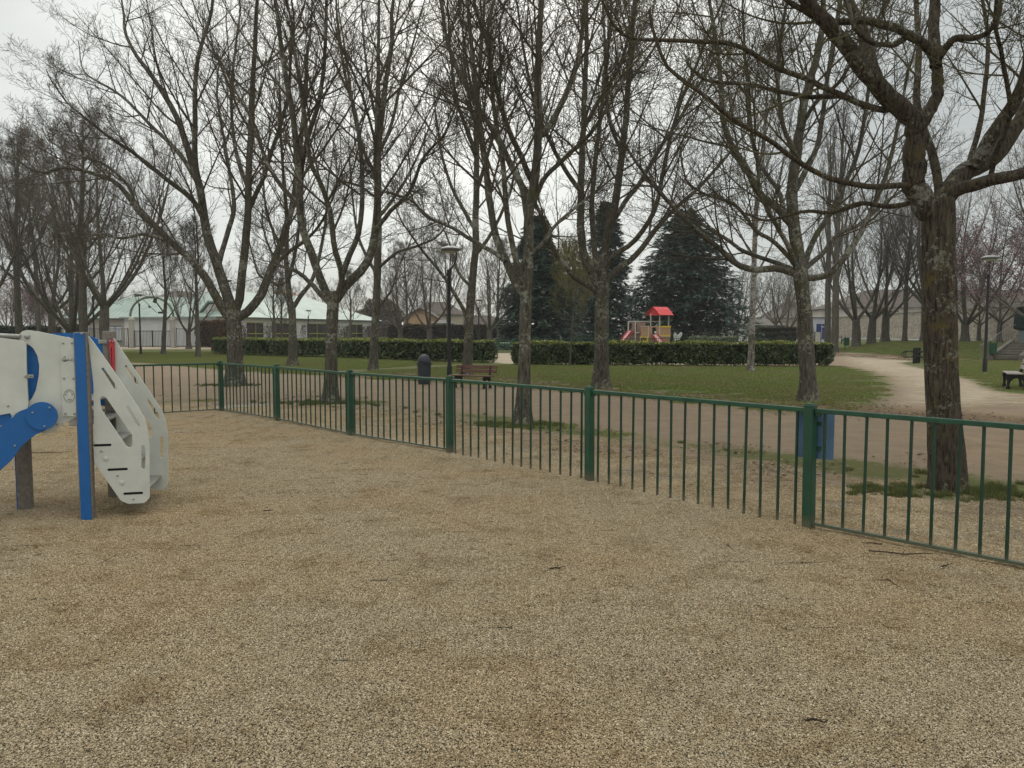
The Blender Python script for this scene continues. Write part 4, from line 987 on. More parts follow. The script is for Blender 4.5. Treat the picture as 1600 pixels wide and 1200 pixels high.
def hedge(name, label, cat, a, b, h, th, n, r, mat, seed, top=None, gaps=.35, group=None, core=True, wob=.085, zb=0.0, rounded_=0.0):
    a = np.array((*a[:2], 0.0)); b = np.array((*b[:2], 0.0)); g = np.random.default_rng(seed)
    d = b - a; L = np.linalg.norm(d); d /= L; q = np.array((-d[1], d[0], 0))
    root = empty(name, tuple((a + b) / 2 + (0, 0, float(height(*((a + b) / 2)[:2])))), 0, label, cat, group); o_ = (a + b) / 2
    s = g.random(n) * L; which = g.random(n); A = 2 * h + th + 2 * h * th / L
    tz = g.random(n); tv = g.random(n) - .5
    endp = 2 * h * th / L / A
    P = np.empty((n, 3)); wv = lambda s_, z_: wob * (np.sin(s_ * 1.7 + seed) + np.sin(s_ * 4.1 + z_ * 5) * .6 + np.sin(s_ * 9.3 - z_ * 8) * .4)
    side = np.where(g.random(n) < .5, -1, 1)
    z = tz * h
    prof = 1 - rounded_ * (tz ** 3)
    Pside = a + d * s[:, None] + q * (side * (th / 2 * prof + wv(s, z)) - side * abs(g.normal(0, .05, n)))[:, None]; Pside[:, 2] = z
    Ptop = a + d * s[:, None] + q * (tv * th)[:, None]; Ptop[:, 2] = h * (1 - rounded_ * (abs(tv) * 2) ** 3 * .5) + wv(s, tv * 3) * .6 - abs(g.normal(0, .04, n))
    Pend = np.where((side > 0)[:, None], b, a) + q * (tv * th)[:, None] + d * (side * (.08 * g.random(n) + wv(z * 2, tv)))[:, None]; Pend[:, 2] = z
    cat_ = np.where(which < 2 * h / A, 0, np.where(which < (2 * h + th) / A, 1, 2))
    P = np.where((cat_ == 0)[:, None], Pside, np.where((cat_ == 1)[:, None], Ptop, Pend))
    # thin out the foot where light shows through
    low = P[:, 2] < gaps * h * (.35 + .65 * (np.sin(s * 1.1 + seed) * np.sin(s * 2.7) * .5 + .5))
    keep = ~(low & (g.random(n) < .72)) ; P = P[keep]; m = len(P); istop = (P[:, 2] > h * .93) 
    P[:, 2] += zb
    u_ = norm(g.normal(0, 1, (m, 3)) + np.array([0, 0, .5])); v_ = norm(np.cross(u_, g.normal(0, 1, (m, 3)))); rr_ = r * g.uniform(.6, 1.35, (m, 1))
    V = np.stack([P - u_ * rr_, P + v_ * rr_ * .5, P + u_ * rr_, P - v_ * rr_ * .5], 1) - o_
    def put(nm, sel, mt):
        if sel.sum(): link_mesh(nm, np_mesh(nm, V[sel].reshape(-1, 3), [np.arange(4 * sel.sum()).reshape(-1, 4)]), mt, root)
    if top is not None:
        put('leaves', ~istop, mat); put('lit_top_leaves', istop, top)  # top leaves get a lighter colour in place of light from the sky
    else: put('leaves', np.ones(m, bool), mat)
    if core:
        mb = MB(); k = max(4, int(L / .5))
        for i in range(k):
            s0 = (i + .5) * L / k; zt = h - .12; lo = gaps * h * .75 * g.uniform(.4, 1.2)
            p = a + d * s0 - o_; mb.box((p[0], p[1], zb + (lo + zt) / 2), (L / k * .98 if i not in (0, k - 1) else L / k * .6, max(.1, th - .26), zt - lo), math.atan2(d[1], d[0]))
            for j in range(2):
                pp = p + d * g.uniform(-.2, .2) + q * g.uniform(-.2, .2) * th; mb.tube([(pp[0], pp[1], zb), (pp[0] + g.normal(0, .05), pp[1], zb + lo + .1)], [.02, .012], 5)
        mb.build('stems', CORE, root)  # dark core boxes added as inner shade, joined with the real stems
    return root
Lg = G(806, 571); Rg = G(1300, 572.5)
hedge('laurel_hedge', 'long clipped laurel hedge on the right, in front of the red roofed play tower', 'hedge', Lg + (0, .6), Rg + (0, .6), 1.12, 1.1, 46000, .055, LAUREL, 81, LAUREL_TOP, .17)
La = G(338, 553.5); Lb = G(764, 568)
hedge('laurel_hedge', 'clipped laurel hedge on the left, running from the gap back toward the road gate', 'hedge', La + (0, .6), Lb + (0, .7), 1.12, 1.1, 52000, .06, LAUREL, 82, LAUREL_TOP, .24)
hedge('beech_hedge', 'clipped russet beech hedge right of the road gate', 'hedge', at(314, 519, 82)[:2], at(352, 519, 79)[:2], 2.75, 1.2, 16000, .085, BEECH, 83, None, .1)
hedge('brown_hedge', 'long brown twiggy hedge behind an iron fence in the middle distance', 'hedge', at(608, 519, 90)[:2], at(905, 519, 92)[:2], 2.4, 1.4, 30000, .12, BROWNH, 84, None, .1)
hedge('round_hedge', 'grey brown rounded hedge near the blue door', 'hedge', at(1182, 519, 88)[:2], at(1236, 519, 88)[:2], 2.2, 3.2, 16000, .11, BROWNH, 85, None, .05, rounded_=.6)
hedge('dark_hedge', 'dark hedge at the far left behind the play tower', 'hedge', at(-40, 519, 74)[:2], at(92, 519, 80)[:2], 2.1, 1.2, 16000, .12, GHEDGE, 86, None, .1)
hedge('low_hedge', 'low yellow green hedge at the foot of the school wall', 'hedge', at(372, 519, 88)[:2] + (0, 1), at(606, 519, 118)[:2] + (0, 1), .75, .6, 16000, .10, LAUREL_TOP, 87, None, .1)
hedge('reed_clump', 'pale green upright shrubs inside the far playground railing', 'shrub', at(1078, 519, 73)[:2], at(1150, 519, 73)[:2], 1.15, .7, 5200, .13, leafmat('pale_leaf', (.10, .12, .07), (.22, .25, .15), (.36, .38, .27)), 88, None, .4, core=False)

# ------------------------------------------------------------------ green railings
def railing(name, label, cat, pts, nbars=15, H=.97, ph=1.0, pw=.080, rail=(.048, .036), barr=.0122, zb=.05, gmat=GREEN, bmat=BAR, detail=True, skip=0, buried=()):
    o = np.array((*pts[0], 0.0)); root = empty(name, tuple(o), 0, label, cat)
    for i, p in enumerate(pts):
        if i < skip: continue
        q = np.array((*p, 0.0)) - o; ang = math.atan2(*(np.array(pts[min(i + 1, len(pts) - 1)]) - np.array(pts[max(i - 1, 0)]))[::-1])
        m = MB(); m.box((0, 0, (ph - .05) / 2), (pw, pw, ph + .05)); 
        po = m.build('post', gmat, root, bevel=.008 if detail else 0, loc=(q[0], q[1], 0)); po.rotation_euler = (0, 0, ang)
        if detail:
            po.rotation_euler = (R(rng.normal(0, .3)), R(rng.normal(0, .3)), ang + R(rng.normal(0, 1)))
            c = MB(); c.box((0, 0, ph + .006), (pw * 1.08, pw * 1.08, .012)); c.box((0, 0, ph + .02), (pw * .8, pw * .8, .016), taper=.8)
            c.build('cap', gmat, po, bevel=.003)
    zb0 = zb
    for i in range(len(pts) - 1):
        zb = -.015 if i in buried else zb0
        a = np.array((*pts[i], 0.0)) - o; b = np.array((*pts[i + 1], 0.0)) - o; L = np.linalg.norm(b - a); d = (b - a) / L; ang = math.atan2(d[1], d[0])
        m = MB(); s0 = pw / 2; l2 = L - pw
        m.box((L / 2, 0, H), (l2, rail[0], rail[1]))
        if detail:
            for e in (s0 + .02, L - s0 - .02): m.box((e, 0, H - .03), (.04, rail[0] * .7, .03)); m.tube([(e, -rail[0] * .35, H - .03), (e, -rail[0] * .35 - .012, H - .03)], .009, 6)
        po = m.build('panel', gmat, root, bevel=.004 if detail else 0, loc=tuple(a)); po.rotation_euler = (0, 0, ang)
        m = MB(); m.box((L / 2, 0, zb), (l2, rail[0] * .8, .022)); m.build('bottom_rail', gmat, po)
        if detail:
            src = None
            for k in range(nbars):
                x = s0 + l2 * (k + .5) / nbars
                if src is None:
                    mb = MB(); mb.tube([(0, 0, zb), (0, 0, H - .01)], barr, 8); src = mb.build('bar', bmat, po, smooth=True, loc=(x, 0, 0))
                else:
                    c = src.copy(); COL.objects.link(c); c.parent = po; c.location = (x + rng.normal(0, .0025), 0, 0); c.rotation_euler = (R(rng.normal(0, .25)), R(rng.normal(0, .25)), 0)
        else:
            mb = MB()
            for k in range(nbars):
                x = s0 + l2 * (k + .5) / nbars; mb.box((x, 0, (zb + H) / 2), (barr * 2, barr * 2, H - zb))
            mb.build('bars', bmat, po)
    return root
railing('green_railing', 'dark green railing with square posts running across the picture at the gravel edge', 'railing', POSTS, buried=(2, 3))
railing('green_railing', 'short green railing run leading left from the corner post, behind the near play tower', 'railing', [tuple(CORNER)] + [tuple(p) for p in LPOSTS[1:]], skip=1)
# far playground railing with its gate, seen through the gap in the hedge
far1 = [at(x, 519, 58)[:2] for x in (742, 758, 775)]
railing('far_railing', 'green railing left of the gate in the hedge gap', 'railing', far1, 12, .97, 1.0, .08, detail=False, barr=.012)
far2 = [at(x, 519, Y)[:2] for x, Y in ((803, 58), (852, 59), (902, 60), (952, 61), (1002, 62), (1052, 63), (1102, 64), (1152, 65), (1202, 66), (1240, 67))]
railing('far_railing', 'long green railing of the far playground, showing over the right hedge', 'railing', far2, 16, 1.10, 1.13, .08, detail=False, barr=.012)
# gate
ga = np.array((*at(776, 519, 58)[:2], 0)); gb = np.array((*at(802, 519, 58)[:2], 0)); L = np.linalg.norm(gb - ga)
gt = empty('green_gate', tuple(ga), 0, 'small green gate with bars and lettered plates, closing the hedge gap', 'gate')
m = MB(); m.box((.05, 0, .5), (.09, .09, 1.05)); m.box((L - .05, 0, .5), (.09, .09, 1.05)); m.build('gate_post', GREEN, gt)
m = MB(); m.box((L / 2, 0, .97), (L - .2, .05, .05)); m.box((L / 2, 0, .08), (L - .2, .04, .05)); m.box((L / 2, 0, .74), (L - .2, .03, .22)); m.build('gate_frame', GREEN, gt)
m = MB()
for k in range(11): m.box((.14 + (L - .28) * k / 10, .0, .36), (.022, .022, .55))
m.build('gate_bars', BAR, gt)
m = MB()
for k in range(8): m.box((.3 + .1 * k, -.02, .80), (.02 if k % 2 else .055, .006, .09))
m.build('letter_plates', WHITE, gt)

# ------------------------------------------------------------------ near play tower
A = np.array((*gnd(138, 812)[:2], 0.0)); PA = R(15)
EX = np.array((math.cos(PA), math.sin(PA), 0)); EY = np.array((-math.sin(PA), math.cos(PA), 0))
def face(px, py, off=0.0):
    """photo pixel -> (s, z) on the vertical plane through A + off*EY"""
    o = np.array((0, 0, CAM_H)); d = ray(px, py); p0 = A + EY * off; t = ((p0 - o) @ EY) / (d @ EY); q = o + d * t - A
    return (float(q @ EX), float(q[2]))
def T3(s, z, off): return (s, off, z)          # tower-local axes: x along EX, y along EY
tw = empty('play_tower', tuple(A), PA, 'near blue and white play tower with ladder sides standing on the gravel', 'play tower')
def screws(pts, off, mat=STEEL, r=.008, name='bolt', par=None):
    for (px, py) in pts:
        s, z = face(px, py, off); m = MB(); m.tube([(s, off + .004, z), (s, off - .005, z), (s, off - .008, z)], [r, r, r * .55], 10); m.build(name, mat, par or tw, smooth=True)
def tower_post(s, off, h, front=True, name='post', w=.1, side=False):
    m = MB(); m.box((s, off, h / 2 - .05), (w, w, h + .1)); p = m.build(name, POSTW, tw, bevel=.006)
    if front:
        m = MB(); m.box((s, off - w / 2 - .006, h / 2 - .04), (w * .80, .012, h + .07)); m.build('facing', BLUE, p, bevel=.003)
    if side:
        m = MB(); m.box((s - w / 2 - .006, off, h / 2 - .04), (.012, w * .8, h + .07)); m.build('facing', BLUE, p, bevel=.003)
    return p
pA_ = tower_post(0, 0, 1.60)
sP, zP = face(176, 780, .84)
tower_post(face(177, 700, .84)[0], .84, 1.61, False)
qb = np.array((*gnd(41, 797)[:2], 0)) - A; tower_post(float(qb @ EX), float(qb @ EY), 1.0, False, side=True)
tower_post(face(-60, 700, 0)[0], .0, 1.6); tower_post(face(-60, 700, .84)[0], .84, 1.6, False)
def plate(name, px, off, th, mat, r=.012, holes=(), par=None, bevel=.003, hr=.012):
    pts = rounded([face(x, y, off) for x, y in px], r)
    hl = [rounded([face(x, y, off) for x, y in h], hr) for h in holes]
    return MB().plate(pts, T3, off, off + th, hl).build(name, mat, par or tw, bevel=bevel)
# blue inner panels
plate('blue_panel', [(36, 530), (52, 533), (66, 548), (70, 580), (66, 620), (54, 642), (36, 644)], .012, .015, BLUE, .03)
plate('blue_panel', [(58, 524), (85, 520.3), (112, 520.3), (132, 523), (150, 528), (160, 534), (168, 541), (169, 634), (58, 634)], .80, .015, BLUE, .02)
# main cream panel with its curled corner
plate('cream_panel', [(42.6, 515.6), (60, 518), (101.8, 526.5), (119.5, 530), (120.5, 652), (98, 661), (88, 672), (74, 678.5), (58, 674), (44, 654), (41, 640), (43, 630), (50, 622), (56, 610), (60.5, 588), (61.5, 572), (58.5, 556), (52, 544), (45, 538.5), (36, 537), (30.5, 531), (30, 523), (34.5, 517.5)], -.022, .018, WHITE, .012)
nar = plate('name_plate', [(94.3, 533), (99, 530.5), (102, 526.5), (107, 526.5), (112, 531), (118.5, 533), (120.8, 650.5), (97.5, 650.5)], -.036, .013, WHITE, .004)
screws([(98.5, 536), (112.3, 536), (100, 591), (114.6, 591.3), (102.4, 646), (116.4, 646.5)], -.038, par=nar)
ss, zz = face(42.6, 526, -.024); m = MB(); m.tube([(ss, -.022, zz), (ss, -.036, zz), (ss, -.042, zz)], [.020, .020, .012], 16); m.build('hub_cap', STEEL, tw, smooth=True)
# writing on the name plate
def writing(txt, px, py, size, off, par, name='lettering', shear=0.0, rot=0.0):
    cu = bpy.data.curves.new('txt', 'FONT'); cu.body = txt; cu.size = size; cu.extrude = .0006; cu.shear = shear; cu.align_x = 'CENTER'; cu.align_y = 'CENTER'; cu.resolution_u = 3
    o = bpy.data.objects.new('txt', cu); COL.objects.link(o); dg = bpy.context.evaluated_depsgraph_get(); me = bpy.data.meshes.new_from_object(o.evaluated_get(dg)); bpy.data.objects.remove(o)
    s, z = face(px, py, off); me.materials.clear(); q = link_mesh(name, me, INK, par); q.location = (s, off - .0012, z); q.rotation_euler = (R(90), rot, 0); return q
writing('uali-Cité', 110, 562.6, .034, -.0365, nar, shear=.3)
m = MB()   # open arrow-shaped initial of the maker's mark
for seg_ in ([(101.9, 556.5), (96.2, 562.2), (99.2, 565.2)], [(101.9, 556.5), (102.3, 562), (100.8, 565.6)]):
    m.tube([(face(x, y, -.0375)[0], -.0375, face(x, y, -.0375)[1]) for x, y in seg_], .0012, 5)
m.build('maker_mark', INK, nar)
s0_, z0_ = face(108, 618.6, -.0375)
m = MB(); m.tube([(s0_ + .040 * math.cos(a), -.0372, z0_ + .053 * math.sin(a)) for a in np.linspace(0, 2 * math.pi, 41)], .0013, 5, False); m.build('stamp_ring', INK, nar)
for i, ch in enumerate('AZRCX'):
    a = R(170 - 40 * i); px_, py_ = 108 + 5.3 * math.cos(a), 617.5 - 6.6 * math.sin(a); writing(ch, px_, py_, .018, -.0365, nar, 'stamp_letter', 0, 0)
writing('Auto', 108.5, 624.5, .016, -.0365, nar, 'stamp_word', .3)
# left cream panel, its hand rail, hinge
plate('cream_panel', [(-62, 526), (0, 527.5), (34, 532), (40.5, 536), (41.5, 580), (44, 631), (43, 638), (30, 643), (18, 650), (16, 645.5), (0, 648.5), (-30, 652), (-62, 655)], -.062, .018, WHITE, .006)
a_, b_ = face(-60, 521, -.05), face(31, 525.5, -.05)
m = MB(); m.tube([(a_[0], -.04, a_[1]), (b_[0], -.04, b_[1])], .017, 12); m.build('hand_rail', STEEL, tw, smooth=True)
a_ = face(46.5, 588, -.065); m = MB(); m.box((a_[0], -.067, a_[1]), (.058, .006, .03)); hg = m.build('hinge', STEEL, tw, bevel=.003); screws([(39.5, 588), (47.5, 587)], -.070, par=hg, r=.009)
screws([(12.5, 634.5)], -.064); screws([(89.5, 663)], -.024)
# blue arch and disc
plate('blue_arch', [(0, 667), (16.5, 654), (30, 643.5), (44, 637.5), (62, 630), (84, 640), (84, 662), (66, 674.8), (55, 679.5), (44, 688), (33, 698), (16.5, 720), (0, 735), (-30, 762), (-62, 790), (-62, 715), (-30, 690)], -.09, .02, BLUE, .004)
s_d, z_d = face(65, 650, -.11); rad = .116
m = MB(); m.plate([(s_d + rad * math.cos(a), z_d + rad * math.sin(a)) for a in np.linspace(0, 2 * math.pi, 49)[:-1]], T3, -.11, -.094); dk = m.build('blue_disc', BLUE, tw, bevel=.003)
screws([(51, 645), (77.5, 637), (69.5, 666.3)], -.111, par=dk); screws([(23.5, 696.5)], -.092)
plate('blue_panel', [(-62, 646), (0, 646), (16.5, 644), (18.5, 650), (10, 662), (-10, 668), (-62, 668)], -.045, .015, BLUE, .004)
# floor beams and deck
m = MB(); sa = face(99, 660, 0)[0]; zc = face(110, 660.5, 0)[1]
m.box((sa / 2, -.01, zc), (abs(sa) - .1, .03, .05)); m.build('floor_beam', STEEL, tw, bevel=.004)
sl_ = face(-60, 700, 0)[0]
m = MB(); m.box((sl_ / 2 + .02, .42, zc + .03), (abs(sl_) - .06, .70, .02)); m.build('deck', STEEL, tw)
# ladder sides
near_o = [(137, 524), (141.5, 529), (168, 566), (214, 634), (226.5, 654), (231.5, 676), (233.5, 700), (233.8, 778), (226, 786), (200, 787.2), (188.5, 782), (147, 722), (146, 600)]
near_h = [[(157.5, 575.5), (161.5, 574), (184, 606), (182, 610), (178.5, 608.5)],
          [(156.3, 630), (156, 622), (160, 618.5), (165.5, 621), (206.5, 680), (207, 695), (203, 700), (197.5, 698), (158, 640)],
          [(197, 635), (200, 633), (218.5, 660), (219.8, 665), (216.5, 668), (213, 664)],
          [(220.7, 698), (223.5, 695), (227, 697.5), (227, 731), (224, 734.5), (220.7, 731)]]
near = plate('ladder_side', near_o, -.004, .018, WHITE, .014, near_h)
far_o = [(168.5, 527.5), (178, 528), (206, 571), (237, 617), (252, 640), (259.5, 660), (262, 684), (262.3, 757), (256, 765), (240, 765), (225, 760), (180, 700), (170, 640)]
far_h = [[(194.5, 572), (197.5, 570.3), (216.5, 597), (216, 601), (212.5, 601)],
         [(195, 612), (199, 610.5), (235, 663), (238, 672), (236, 684), (230, 682), (205, 640)],
         [(229, 625), (232, 623), (248.5, 648), (249.5, 653), (246, 655.5), (242, 650)],
         [(250.3, 684), (253, 681), (256, 683.5), (255.5, 713), (252.5, 716.5), (250.3, 713)]]
fars = plate('ladder_side', far_o, .79, .018, WHITE, .014, far_h)
for (x0, x1, y) in ((146.5, 174, 696), (168, 199.5, 734), (193, 223.5, 771.5)):
    (sa, z), (sb_, _) = face(x0, y, -.006), face(x1, y, -.006)
    m = MB(); m.plate(rounded([(sa, z - .010), (sb_, z - .010), (sb_, z + .010), (sa, z + .010)], .009), T3, -.0055, -.003); m.build('tread_slot', DARK, near)
    m = MB(); m.box(((sa + sb_) / 2, .40, z), (sb_ - sa + .03, .77, .022)); m.build('step', STEEL, tw, bevel=.004)
for (x0, x1, y) in ((124, 150, 662), (112, 136, 628)):
    (sa, z), (sb_, _) = face(x0, y, 0), face(x1, y, 0)
    m = MB(); m.box(((sa + sb_) / 2, .40, z), (.2, .74, .022)); m.build('step', STEEL, tw, bevel=.004)
screws([(158.5, 704.8), (183.5, 743), (208.5, 780)], -.006); screws([(165.5, 716.3), (190.5, 754)], -.006, WHITE, .020, 'bolt_cover')
# red hand grip and brackets at the far side
plate('hand_grip', [(169.5, 533), (171.5, 530), (176.5, 530), (178.5, 533), (179.3, 583), (177.5, 586), (174, 583)], .76, .02, RED, .006, [[(173.3, 543), (174.6, 543), (175.6, 573), (174.3, 573)]], hr=.002)
screws([(171.8, 533), (176.5, 533.5)], .757, par=None)
a_ = face(160.5, 534, .78); m = MB(); m.box((a_[0], .775, a_[1]), (.075, .01, .035)); m.build('bracket', STEEL, tw, bevel=.003)
screws([(127.6, 521)], -.064, r=.011)

# ------------------------------------------------------------------ blue notice plate on the railing post
m = MB(); p = np.array(gnd(1263, 826)[:2]); 
nb = empty('blue_plate', (*(p + FN * .07 + FDIR * .0), 0), math.atan2(FDIR[1], FDIR[0]) + R(8), 'blue rectangular notice plate fixed behind a railing post, seen from its back', 'sign')
PLB = painted('blue_sheet', (.11, .20, .32), .5, .3, .4)
m = MB(); m.plate(rounded([(-.15, .57), (.145, .57), (.145, .955), (-.15, .955)], .015), lambda a, b, o_: (a, -o_, b), 0, .008); m.build('sheet', PLB, nb, bevel=.002)
m = MB(); m.box((0, .018, .86), (.11, .018, .03)); m.box((0, .018, .66), (.11, .018, .03)); m.build('clamp', GREEN, nb)

# ------------------------------------------------------------------ benches
def bench(label, px, py, rz, wood, L=1.8, z=0.0, group='park benches'):
    b = gnd(px, py, z); root = empty('park_bench', (b[0], b[1], float(height(b[0], b[1]))), rz, label, 'bench', group)
    for y in (-.20, -.07, .06):
        m = MB(); m.box((0, y, .445), (L, .115, .035)); m.build('seat_slat', wood, root, bevel=.006)
    for k, (y, zz) in enumerate(((.205, .60), (.245, .745))):
        m = MB(); m.box((0, y, zz), (L, .034, .118), rx=R(-14)); m.build('back_slat', wood, root, bevel=.006)
    for s in (-.62, .62):
        m = MB(); Pf = lambda a, b_, o_: (s * L / 1.8 + o_, a, b_)
        ol = [(-.27, .0), (-.17, .0), (-.165, .05), (-.19, .12), (-.17, .22), (-.10, .30), (.0, .33), (.08, .30), (.13, .22), (.15, .10), (.14, .03), (.13, 0), (.27, 0), (.26, .05), (.21, .16), (.19, .32), (.22, .5), (.275, .78), (.24, .80), (.20, .66), (.155, .5), (.12, .425), (-.26, .425), (-.275, .36), (-.25, .25), (-.25, .1), (-.28, .04)]
        m.plate(rounded(ol, .015, 2), Pf, -.03, .03); m.build('cast_side', IRON, root, bevel=.005)
    return root
bench('brown bench with a slatted back on the lawn edge, behind the railing', 739, 606, R(-30), WOODRED, 1.75).scale = (.80, .80, .80)
bench('weathered grey bench at the right border of the picture beside the sandy path', 1586, 607, R(-118), WOODGREY, 1.7)
bench('tiny dark bench by the road, left of the V forked bank trees', 1311, 531, R(30), WOODGREY, 1.8, .86)

# ------------------------------------------------------------------ litter bins
def bin_(label, px, py, s=1.0, Y=None, mat=BINM):
    b = gnd(px, py) if Y is None else at(px, 519, Y); root = empty('litter_bin', (b[0], b[1], float(height(b[0], b[1]))), 0, label, 'bin'); 
    m = MB(); m.lathe([(.16, .0), (.19, .03), (.215, .62), (.235, .63), (.235, .67), (.20, .67)], n=28); m.build('body', mat, root, smooth=True)
    # hood with a front opening
    V, F = [], []; nA, nB = 28, 9
    for j in range(nB):
        e = j / (nB - 1) * math.pi / 2
        for i in range(nA + 1):
            a = R(-62 - 90 + 180) + (2 * math.pi - R(104)) * i / nA; V.append((.21 * math.cos(e) * math.cos(a), .21 * math.cos(e) * math.sin(a), .66 + .26 * math.sin(e)))
    F = [(j * (nA + 1) + i, j * (nA + 1) + i + 1, (j + 1) * (nA + 1) + i + 1, (j + 1) * (nA + 1) + i) for j in range(nB - 1) for i in range(nA)]
    m = MB(); m.add(V, F); h = m.build('hood', mat, root, smooth=True); so_ = h.modifiers.new('thickness', 'SOLIDIFY'); so_.thickness = .012; h.rotation_euler = (0, 0, R(150))
    m = MB(); m.lathe([(.19, .6), (.19, .665), (.05, .67)], n=20); m.build('liner', DARK, root)
    root.scale = (s, s, s); return root
bin_('dark slate domed litter bin on the lawn edge left of the street lamp', 663, 600)
def smallbin(label, px, Y, s=1.0):
    b = at(px, 519, Y); root = empty('post_bin', (b[0], b[1], float(height(b[0], b[1]))), 0, label, 'bin')
    m = MB(); m.tube([(.0, .1, 0), (0, .1, 1.05)], .03, 8); m.build('pole', BAR, root)
    m = MB(); m.lathe([(.17, .35), (.20, .37), (.22, .92), (.23, .93), (.23, .96), (.19, .96)], (0, -.12, 0), 18); m.build('basket', GREEN, root, smooth=True)
    root.scale = (s, s, s)
smallbin('green basket bin on a post at the foot of the steps', 1550, 43, 1.0)
smallbin('green basket bin on a post in the grass bank near the far small bench', 1322, 60.0, 1.0)

# ------------------------------------------------------------------ street lamps
def lamp(label, px, Y, top_px, seed=0, rz=0.0):
    b = at(px, 519, Y); b[2] = float(height(b[0], b[1])); zt = at(top_px[0], top_px[1], Y)[2] - b[2]
    root = empty('street_lamp', tuple(b), rz, label, 'street lamp', 'park street lamps')
    k = zt - .75
    m = MB(); m.lathe([(.085, 0), (.085, .5), (.062, .56), (.05, k), (.05, k + .02)], n=14); m.build('pole', BLACKM, root, smooth=True)
    m = MB(); m.lathe([(.068, k - .15), (.068, k + .03), (.05, k + .05)], n=14)
    m.tube([(.02, 0, k), (.04, 0, k + .25), (.07, 0, k + .62)], .018, 8); m.tube([(.0, 0, k), (.12, 0, k + .12), (.22, 0, k + .34), (.25, 0, k + .62)], .020, 8); m.build('bracket', BLACKM, root, smooth=True)
    m = MB(); m.lathe([(.10, .0), (.22, .03), (.31, .07), (.33, .095), (.33, .115), (.27, .15), (.15, .19), (.03, .20)], (.05, 0, k + .58), 30); m.build('lamp_head', LAMPG, root, smooth=True)
    m = MB(); m.lathe([(.04, -.02), (.17, -.01), (.23, .028)], (.05, 0, k + .58), 20); m.build('lens', WHITE, root, smooth=True)
    return root
lamp('nearest street lamp, tall dark pole rising behind the railing post left of the brown bench', 702, 24.2, (703, 386))
lamp('dark street lamp at the right side, standing in the grass beside the stone wall view', 1541, 30.5, (1550, 400), rz=R(20))
lamp('street lamp half hidden behind the forks of the largest left tree', 356, 41, (358, 436), rz=R(190))
lamp('thin street lamp in front of the road gate', 219, 56, (216, 459), rz=R(180))
lamp('small pale street lamp seen beyond the bench tree, near the hedge gap', 748, 63, (748, 467))
lamp('distant street lamp in front of the green school roof', 482, 84, (482, 484))
lamp('thin street lamp among the far left trees', 147, 52, (146, 446))

# ------------------------------------------------------------------ bike rack
b = gnd(1432, 568); br = empty('bike_rack', (b[0], b[1], float(height(b[0], b[1]))), R(48), 'black bicycle rack of three posts with looped hoops at the turn of the path', 'bike rack')
for x in (-.35, .0, .35):
    m = MB(); m.box((x * 1.3, 0, .39), (.11, .11, .80)); m.build('post', BLACKM, br, bevel=.006)
for x in (-.35, .0, .35):
    for sg in (-1, 1):
        m = MB(); m.tube([(x + .02, sg * (.05 + .30 * (1 - math.cos(a)) ), .46 + .16 * math.sin(a)) for a in np.linspace(-.2, 2 * math.pi - .2, 26)], .019, 7, False); m.build('hoop', BLACKM, br, smooth=True)
m = MB(); m.box((0, .0, .34), (.9, .035, .035)); m.build('cross_bar', BLACKM, br)

# ------------------------------------------------------------------ far play tower (red roof, two slides)
YT = 68.0; TB = at(1016, 519, YT); TB[2] = 0
TANP = painted('tan_panel', (.42, .26, .15), .55, .15, .3, 0, 2); BRNP = painted('brown_panel', (.30, .19, .15), .6, .2, .3, 0, 2)
YEL = painted('yellow_trim', (.62, .47, .04), .5, .15, .3); ALU = painted('pale_post', (.50, .47, .42), .5, .2, .3); REDR = painted('red_roof_panel', (.62, .055, .06), .45, .12, .35)
ft = empty('far_play_tower', tuple(TB), 0, 'far play tower with a red gabled roof and two red slides behind the right hedge', 'play tower')
def fx(px): return (px - 1016) / 1200 * YT * 1.0
def fz_(py): return float(at(800, py, YT)[2])
def fbox(name, x0, x1, y0, y1, yo, th, mat, par=None):
    m = MB(); m.box(((fx(x0) + fx(x1)) / 2, yo, (fz_(y0) + fz_(y1)) / 2), (fx(x1) - fx(x0), th, fz_(y0) - fz_(y1)))
    return m.build(name, mat, par or ft, bevel=.01)
for px, yo, top in ((1016.5, 0, 490), (1028.8, -.5, 491), (1032.8, .85, 491), (1045.7, .35, 491), (981, -.2, 503), (991.5, -.45, 502), (997, .5, 519.5), (1011.5, -.55, 509), (1000, .7, 502)):
    m = MB(); zt = fz_(top); m.box((fx(px), yo, zt / 2), (.095, .095, zt)); m.build('post', ALU, ft, bevel=.008)
# roof: ridge along the length, gables at the ends
rx0, rx1 = fx(1019), fx(1044.5); zr, ze = fz_(479.5), fz_(492)
V = []; F = []
prof = [(-.95, ze - .02), (-.80, ze + .10), (-.42, zr - .24), (-.06, zr), (.06, zr), (.42, zr - .24), (.80, ze + .10), (.95, ze - .02)]
def rot2(x, y): a = R(30); return (.5 * (fx(1016) + fx(1045.7)) + (x) * math.cos(a) - y * math.sin(a), .17 + x * math.sin(a) + y * math.cos(a))
m = MB(); hl = (rx1 - rx0) / 2 * .95
for x0_, x1_ in ((-hl - .12, hl + .12),):
    pv = [(x, y, z) for x in (x0_, x1_) for (y, z) in prof] + [(x, y * .96, z - .05) for x in (x0_, x1_) for (y, z) in prof]
    pv = [(*rot2(x, y), z) for x, y, z in pv]; n = len(prof)
    ff_ = [(i, i + 1, n + i + 1, n + i) for i in range(n - 1)] + [(2 * n + i, 2 * n + i + 1, 3 * n + i + 1, 3 * n + i) for i in range(n - 1)]
    ff_ += [(i, i + 1, 2 * n + i + 1, 2 * n + i) for i in range(n - 1)] + [(n + i, n + i + 1, 3 * n + i + 1, 3 * n + i) for i in range(n - 1)]
    m.add(pv, ff_)
